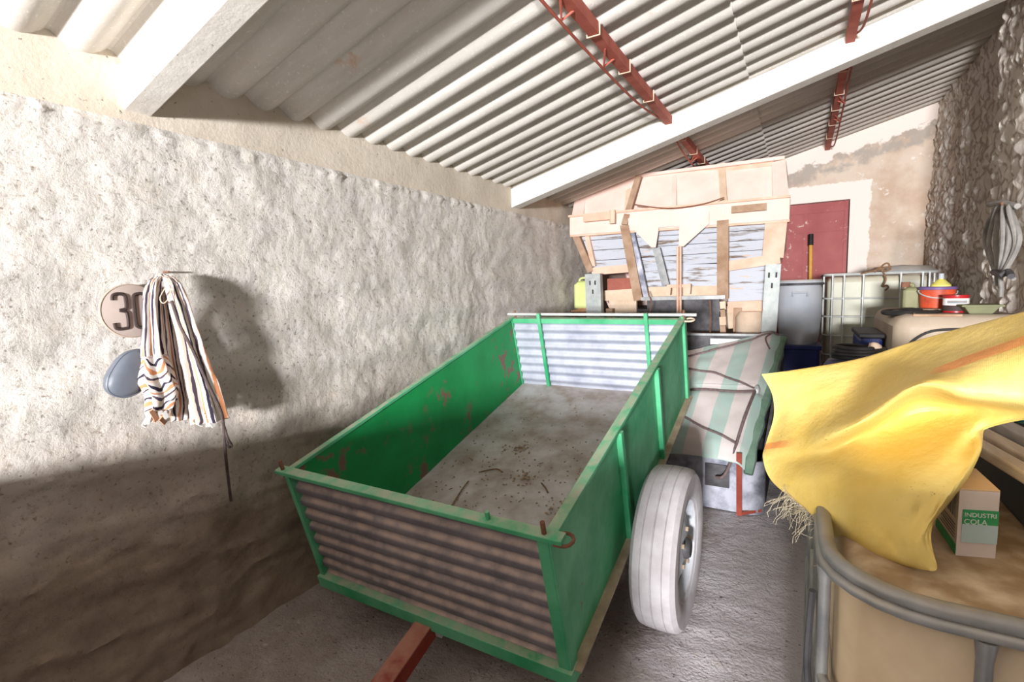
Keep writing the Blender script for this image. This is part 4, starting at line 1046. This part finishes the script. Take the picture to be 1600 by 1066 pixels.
mb.face(rings[0][::-1]); mb.face(rings[-1]); mb.build('bottle', 'ibc_near', nt, smooth=True)
def rimring(z, r, cr, ins, name, mt, sq=1.0):
    mb = MB(); pts = [Vec((x, y, z)) for x, y in rrect(nx0+ins, nx1-ins, ny0+ins, ny1-ins, cr)]
    mb.tube(pts, r, True, 12); return mb.build(name, mt, nt, smooth=True)
rimring(nz-.004, .0125, .13, .006, 'top_rim', 'zinc_dark')
rimring(nz-.021, .009, .13, -.001, 'top_rim', 'zinc_dark')
for z in (.92, .70, .48, .26, .16): rimring(z, .009, .13, .002, 'cage_ring', 'zinc_dark')
def upright(x, y, ax):
    mb = MB(); mb.tube([(x, y, .14), (x, y, nz-.06), (x, y, nz-.03)], [.0095, .0095, .013], seg=10); mb.build('cage_upright', 'zinc_dark', nt, smooth=True)
for i in range(6):
    upright(.226+.16*i, ny0-.012 if False else ny0+.004, 0); upright(.226+.16*i, ny1-.004, 0)
for y in (.945, .985, 1.2, 1.4, 1.6, 1.8): upright(nx0+.004, y, 1); upright(nx1-.004, y, 1)
# wavy stay of the cage at the left face
mb = MB(); mb.tube(spline([(nx0-.012, .98, 1.05), (nx0-.016, 1.0, .9), (nx0-.008, .97, .8), (nx0-.018, .99, .7), (nx0-.01, 1.0, .55), (nx0-.012, .99, .15)], 6), .006, seg=7); mb.build('cage_stay', 'darkmetal', nt, smooth=True)
mb = MB()
for x in (nx0+.08, (nx0+nx1)/2, nx1-.08): mb.box((x, (ny0+ny1)/2, .05), (.1, ny1-ny0, .1))
mb.box(((nx0+nx1)/2, (ny0+ny1)/2, .12), (nx1-nx0, ny1-ny0, .04)); mb.build('pallet', 'woodgrey', nt)

TOPZ = nz-.012
# carton
o0 = aZ(1493, 868, TOPZ); o1 = aZ(1555, 873, TOPZ); o2 = aZ(1446, 860, TOPZ)
ex = (o1-o0); wB = ex.length; ex.normalize(); ey = Vec((-ex.y, ex.x, 0)); dB = .085; hB_ = .112
# left face recedes to the back left
ct = thing('carton', (o0+o1)/2, 'small white and green printed carton standing on the near tank', 'box')
oL = o2
lx = Vec((-.005, .108, 0)); oL = o0+lx
mb = MB()
base = [o0, o1, o1+lx, oL]
top = [p+Vec((0, 0, hB_)) for p in base]
mb.hexa([*base, *top]); mb.build('carton_body', 'cardwhite', ct)
mb = MB(); mb.hexa([top[0]+Vec((0, 0, .0005)), top[1]+Vec((0, 0, .0005)), top[2]+Vec((0, 0, .0005)), top[3]+Vec((0, 0, .0005)), *[p+Vec((0, 0, .003)) for p in top]]); mb.build('top_flap', 'card', ct)
tc = sum(top, Vec())/4+Vec((-.008, .01, .0035))
mb = MB(); mb.box(tc, (.02, .012, .002)); mb.build('tear_hole', 'black', ct)
nrm = Vec((ex.y, -ex.x, 0))          # front face normal
def fpanel(name, u0, u1, v0, v1, mt, off=.0008):
    P_ = [o0+ex*(u*wB)+Vec((0, 0, v*hB_))+nrm*off for u, v in ((u0, v0), (u1, v0), (u1, v1), (u0, v1))]
    mb = MB(); mb.prism(P_, nrm*.0006); return mb.build(name, mt, ct)
fpanel('print_block', .10, 1.0, .50, .72, 'print'); fpanel('print_block', .10, 1.0, .22, .50, 'printpale')
lu = lx.normalized(); ln = Vec((lu.y, -lu.x, 0)); 
if ln.dot(Vec((0, -1, 0))) < 0: ln = -ln
lw = lx.length
def lpanel(name, u0, u1, v0, v1, mt, off=.0008):
    P_ = [o0+lu*(u*lw)+Vec((0, 0, v*hB_))+ln*off for u, v in ((u0, v0), (u1, v0), (u1, v1), (u0, v1))]
    mb = MB(); mb.prism(P_, ln*.0006); return mb.build(name, mt, ct)
lpanel('print_block', .0, 1, .02, .17, 'print')
for k_ in range(6): lpanel('barcode_bar', .08+.10*k_, .08+.10*k_+(.03, .05)[k_ % 2], .55, .92, 'printgrey', .0012)
for k_ in range(5): lpanel('text_line', .06, .8-.1*(k_ % 2), .24+.05*k_, .255+.05*k_, 'printgrey', .0012)
def text(s_, size, o_, u_, nr, mt, par, name='lettering'):
    cu = bpy.data.curves.new('lettering', 'FONT'); cu.body = s_; cu.size = size; cu.extrude = .0004
    to = bpy.data.objects.new('tmp_text', cu); COL.objects.link(to)
    bpy.context.view_layer.update()
    me = bpy.data.meshes.new_from_object(to.evaluated_get(bpy.context.evaluated_depsgraph_get()))
    bpy.data.objects.remove(to)
    up_ = nr.cross(u_) if nr.cross(u_).z > 0 else u_.cross(nr)
    org = ORG[par.name]
    for v in me.vertices: v.co = o_+u_*v.co.x+up_*v.co.y+nr*v.co.z-org
    me.materials.clear(); me.materials.append(M[mt])
    ob = bpy.data.objects.new(name, me); COL.objects.link(ob); ob.parent = par; ORG[ob.name] = org
    return ob
text('INDUSTRI', wB*.185, o0+ex*wB*.13+Vec((0, 0, hB_*.615))+nrm*.002, ex, nrm, 'text', ct)
text('COLA', wB*.22, o0+ex*wB*.13+Vec((0, 0, hB_*.505))+nrm*.002, ex, nrm, 'text', ct)
# dark crate, planks and net behind the carton
mb = MB(); mb.box((.65, 1.45, TOPZ+.054), (.58, .78, .10)); dk = mb.build('crate', 'black', bevel=.01); tag(dk, 'black shallow crate under the planks on the near tank', 'crate')
plk = [((.375, .98), (.285, 1.55), .030, .022, 'wood', 'pale weathered plank nearest the carton on the near tank', TOPZ+.117),
       ((.415, .99), (.322, 1.60), .030, .024, 'wood', 'weathered plank with a dark edge in the middle of the three on the near tank', TOPZ+.118),
       ((.455, .97), (.365, 1.72), .036, .034, 'woodgrey', 'thick grey plank beside the teal net on the near tank', TOPZ+.123)]
for (x0, y0), (x1, y1), w, h, mt_, lb, z in plk:
    mb = MB(); mb.bar((x0, y0, z), (x1, y1, z), w, h); tag(mb.build('plank', mt_, bevel=.004), lb, 'plank', 'planks on the near tank')
mb = MB()
for i in range(26):
    t = i*.7; c = Vec((.515+.045*math.sin(t*1.3), 1.46+.16*math.cos(t*.7), TOPZ+.135+.02*abs(math.sin(t))))
    pts = [c+Vec((.045*math.cos(a*2.1+t), .06*math.sin(a+t), .03*math.sin(a*3+t))) for a in frange(0, 6, 22)]
    for p in pts: p.z = max(p.z, TOPZ+.115)
    mb.tube(pts, .0035, seg=5)
tag(mb.build('net', 'teal', smooth=True), 'tangle of teal netting behind the planks on the near tank', 'net')
# ---------------------------------------------------------------- yellow sack
CP = [
 [(1190, 585, 1.40), (1242, 578, 1.42), (1340, 561, 1.40), (1420, 536, 1.35), (1500, 513, 1.28), (1600, 487, 1.20), (1680, 465, 1.12)],
 [(1206, 615, 1.37), (1258, 612, 1.34), (1345, 592, 1.31), (1425, 562, 1.26), (1505, 537, 1.20), (1600, 514, 1.12), (1680, 495, 1.04)],
 [(1209, 650, 1.34), (1264, 650, 1.27), (1345, 630, 1.20), (1430, 588, 1.13), (1510, 570, 1.08), (1600, 556, 1.03), (1680, 540, .97)],
 [(1197, 692, 1.30), (1260, 690, 1.22), (1338, 662, 1.08), (1436, 604, 1.02), (1510, 618, 1.01), (1600, 622, .98), (1680, 622, .93)],
 [(1192, 716, 1.27), (1266, 716, 1.19), (1345, 684, 1.17), (1430, 640, 1.24), (1508, 640, 1.19), (1592, 646, 1.08), (1672, 644, 1.02)],
 [(1206, 752, 1.23), (1282, 746, 1.12), (1362, 735, 1.07), (1440, 716, 1.07), (1497, 696, 1.09), (1527, 676, 1.14), (1548, 664, 1.19)],
 [(1258, 796, 1.15), (1322, 790, 1.05), (1390, 785, 1.00), (1452, 770, .985), (1502, 742, 1.02), (1531, 706, 1.09), (1533, 700, 1.14)],
 [(1312, 845, 1.07), (1352, 840, 1.00), (1400, 835, .965), (1437, 826, .95), (1472, 794, .98), (1502, 762, 1.04), (1507, 756, 1.09)],
 [(1352, 866, 1.01), (1385, 872, .975), (1415, 870, .945), (1441, 850, .93), (1452, 830, .945), (1464, 805, .975), (1470, 798, 1.01)],
 [(1385, 879, .985), (1420, 886, .96), (1445, 891, .93), (1463, 891, .915), (1461, 872, .92), (1449, 846, .94), (1443, 832, .965)]]
GR = [[aY(*p) for p in r] for r in CP]
rows = [spline(r, 9) for r in GR]
colsN = len(rows[0])
full = list(zip(*[spline([rows[j][i] for j in range(len(rows))], 8) for i in range(colsN)]))
nR = len(full)
def sk(u, v, back=False):
    j = min(int(round(v*(nR-1))), nR-1); i = min(int(round(u*(colsN-1))), colsN-1)
    p = Vec(full[j][i])
    w_ = math.sin(PI*u)**.5*math.sin(PI*v)**.5
    n_ = .010*fbm(Vec((u*9+v*3, v*7, 1)), 4)+.006*math.sin((u*5+v*9)*3+2*noise.noise(Vec((u*4, v*4, 3))))
    if u < .2 and v < .42: n_ += .014*math.sin(u*38+v*3)*(1-u/.2)*math.sin(PI*min(1, v/.42))*2
    view = (p-C0).normalized()
    p += view*n_*w_
    if back: p += (view*.05+Vec((0, 0, -.004)))*w_+view*.003
    return p
mb = MB(); mb.slab([i/(colsN-1) for i in range(colsN)], [j/(nR-1) for j in range(nR)], lambda u, v: sk(u, v), lambda u, v: sk(u, v, True))
so = mb.build('sack', 'sack', smooth=True)
tag(so, 'yellow woven plastic sack slumped over the near tank corner', 'sack')
# frayed threads along the lower left edge
mb = MB()
edge = [aY(1262, 798, 1.14), aY(1300, 835, 1.08), aY(1345, 862, 1.02), aY(1240, 780, 1.17), aY(1225, 765, 1.19)]
for i in range(110):
    f = random.random()*3.999; e_ = [edge[4], edge[3], edge[0], edge[1], edge[2]]
    p = e_[int(f)].lerp(e_[int(f)+1], f-int(f)) if int(f) < 4 else e_[4]
    a_ = random.uniform(0, 2*PI); L_ = random.uniform(.02, .085); pts = [p]
    d = Vec((random.gauss(-.25, .5), random.gauss(-.15, .4), random.gauss(-.75, .5))).normalized()
    for s_ in range(6):
        d = (d+Vec((random.gauss(0, .35), random.gauss(0, .35), random.gauss(-.10, .35)))).normalized(); pts.append(pts[-1]+d*L_/6)
    mb.tube(pts, .0004, seg=4)
fr_ = mb.build('frayed_threads', 'thread', so, label='pale frayed threads'); fr_['kind'] = 'stuff'

# ================================================================ LIGHT
w = bpy.data.worlds.new('sky'); scene.world = w; w.use_nodes = True
bg = w.node_tree.nodes['Background']; bg.inputs['Color'].default_value = (.92, .95, 1, 1); bg.inputs['Strength'].default_value = .15
def area(name, loc, tgt, sx, sy, power, col):
    l = bpy.data.lights.new(name, 'AREA'); l.shape = 'RECTANGLE'; l.size = sx; l.size_y = sy; l.energy = power; l.color = col
    o = bpy.data.objects.new(name, l); COL.objects.link(o); o.location = loc
    o.rotation_euler = (Vec(tgt)-Vec(loc)).to_track_quat('-Z', 'Y').to_euler(); return o
area('doorway_daylight', (.55, -6.0, 1.65), (-.9, 3.5, 1.3), .9, .45, 1780, (.98, .975, 1))

vs = scene.view_settings
scene.display_settings.display_device = 'sRGB'
vs.view_transform = 'Standard'; vs.look = 'None'; vs.exposure = 0.0; vs.gamma = 1.0; vs.use_curve_mapping = False
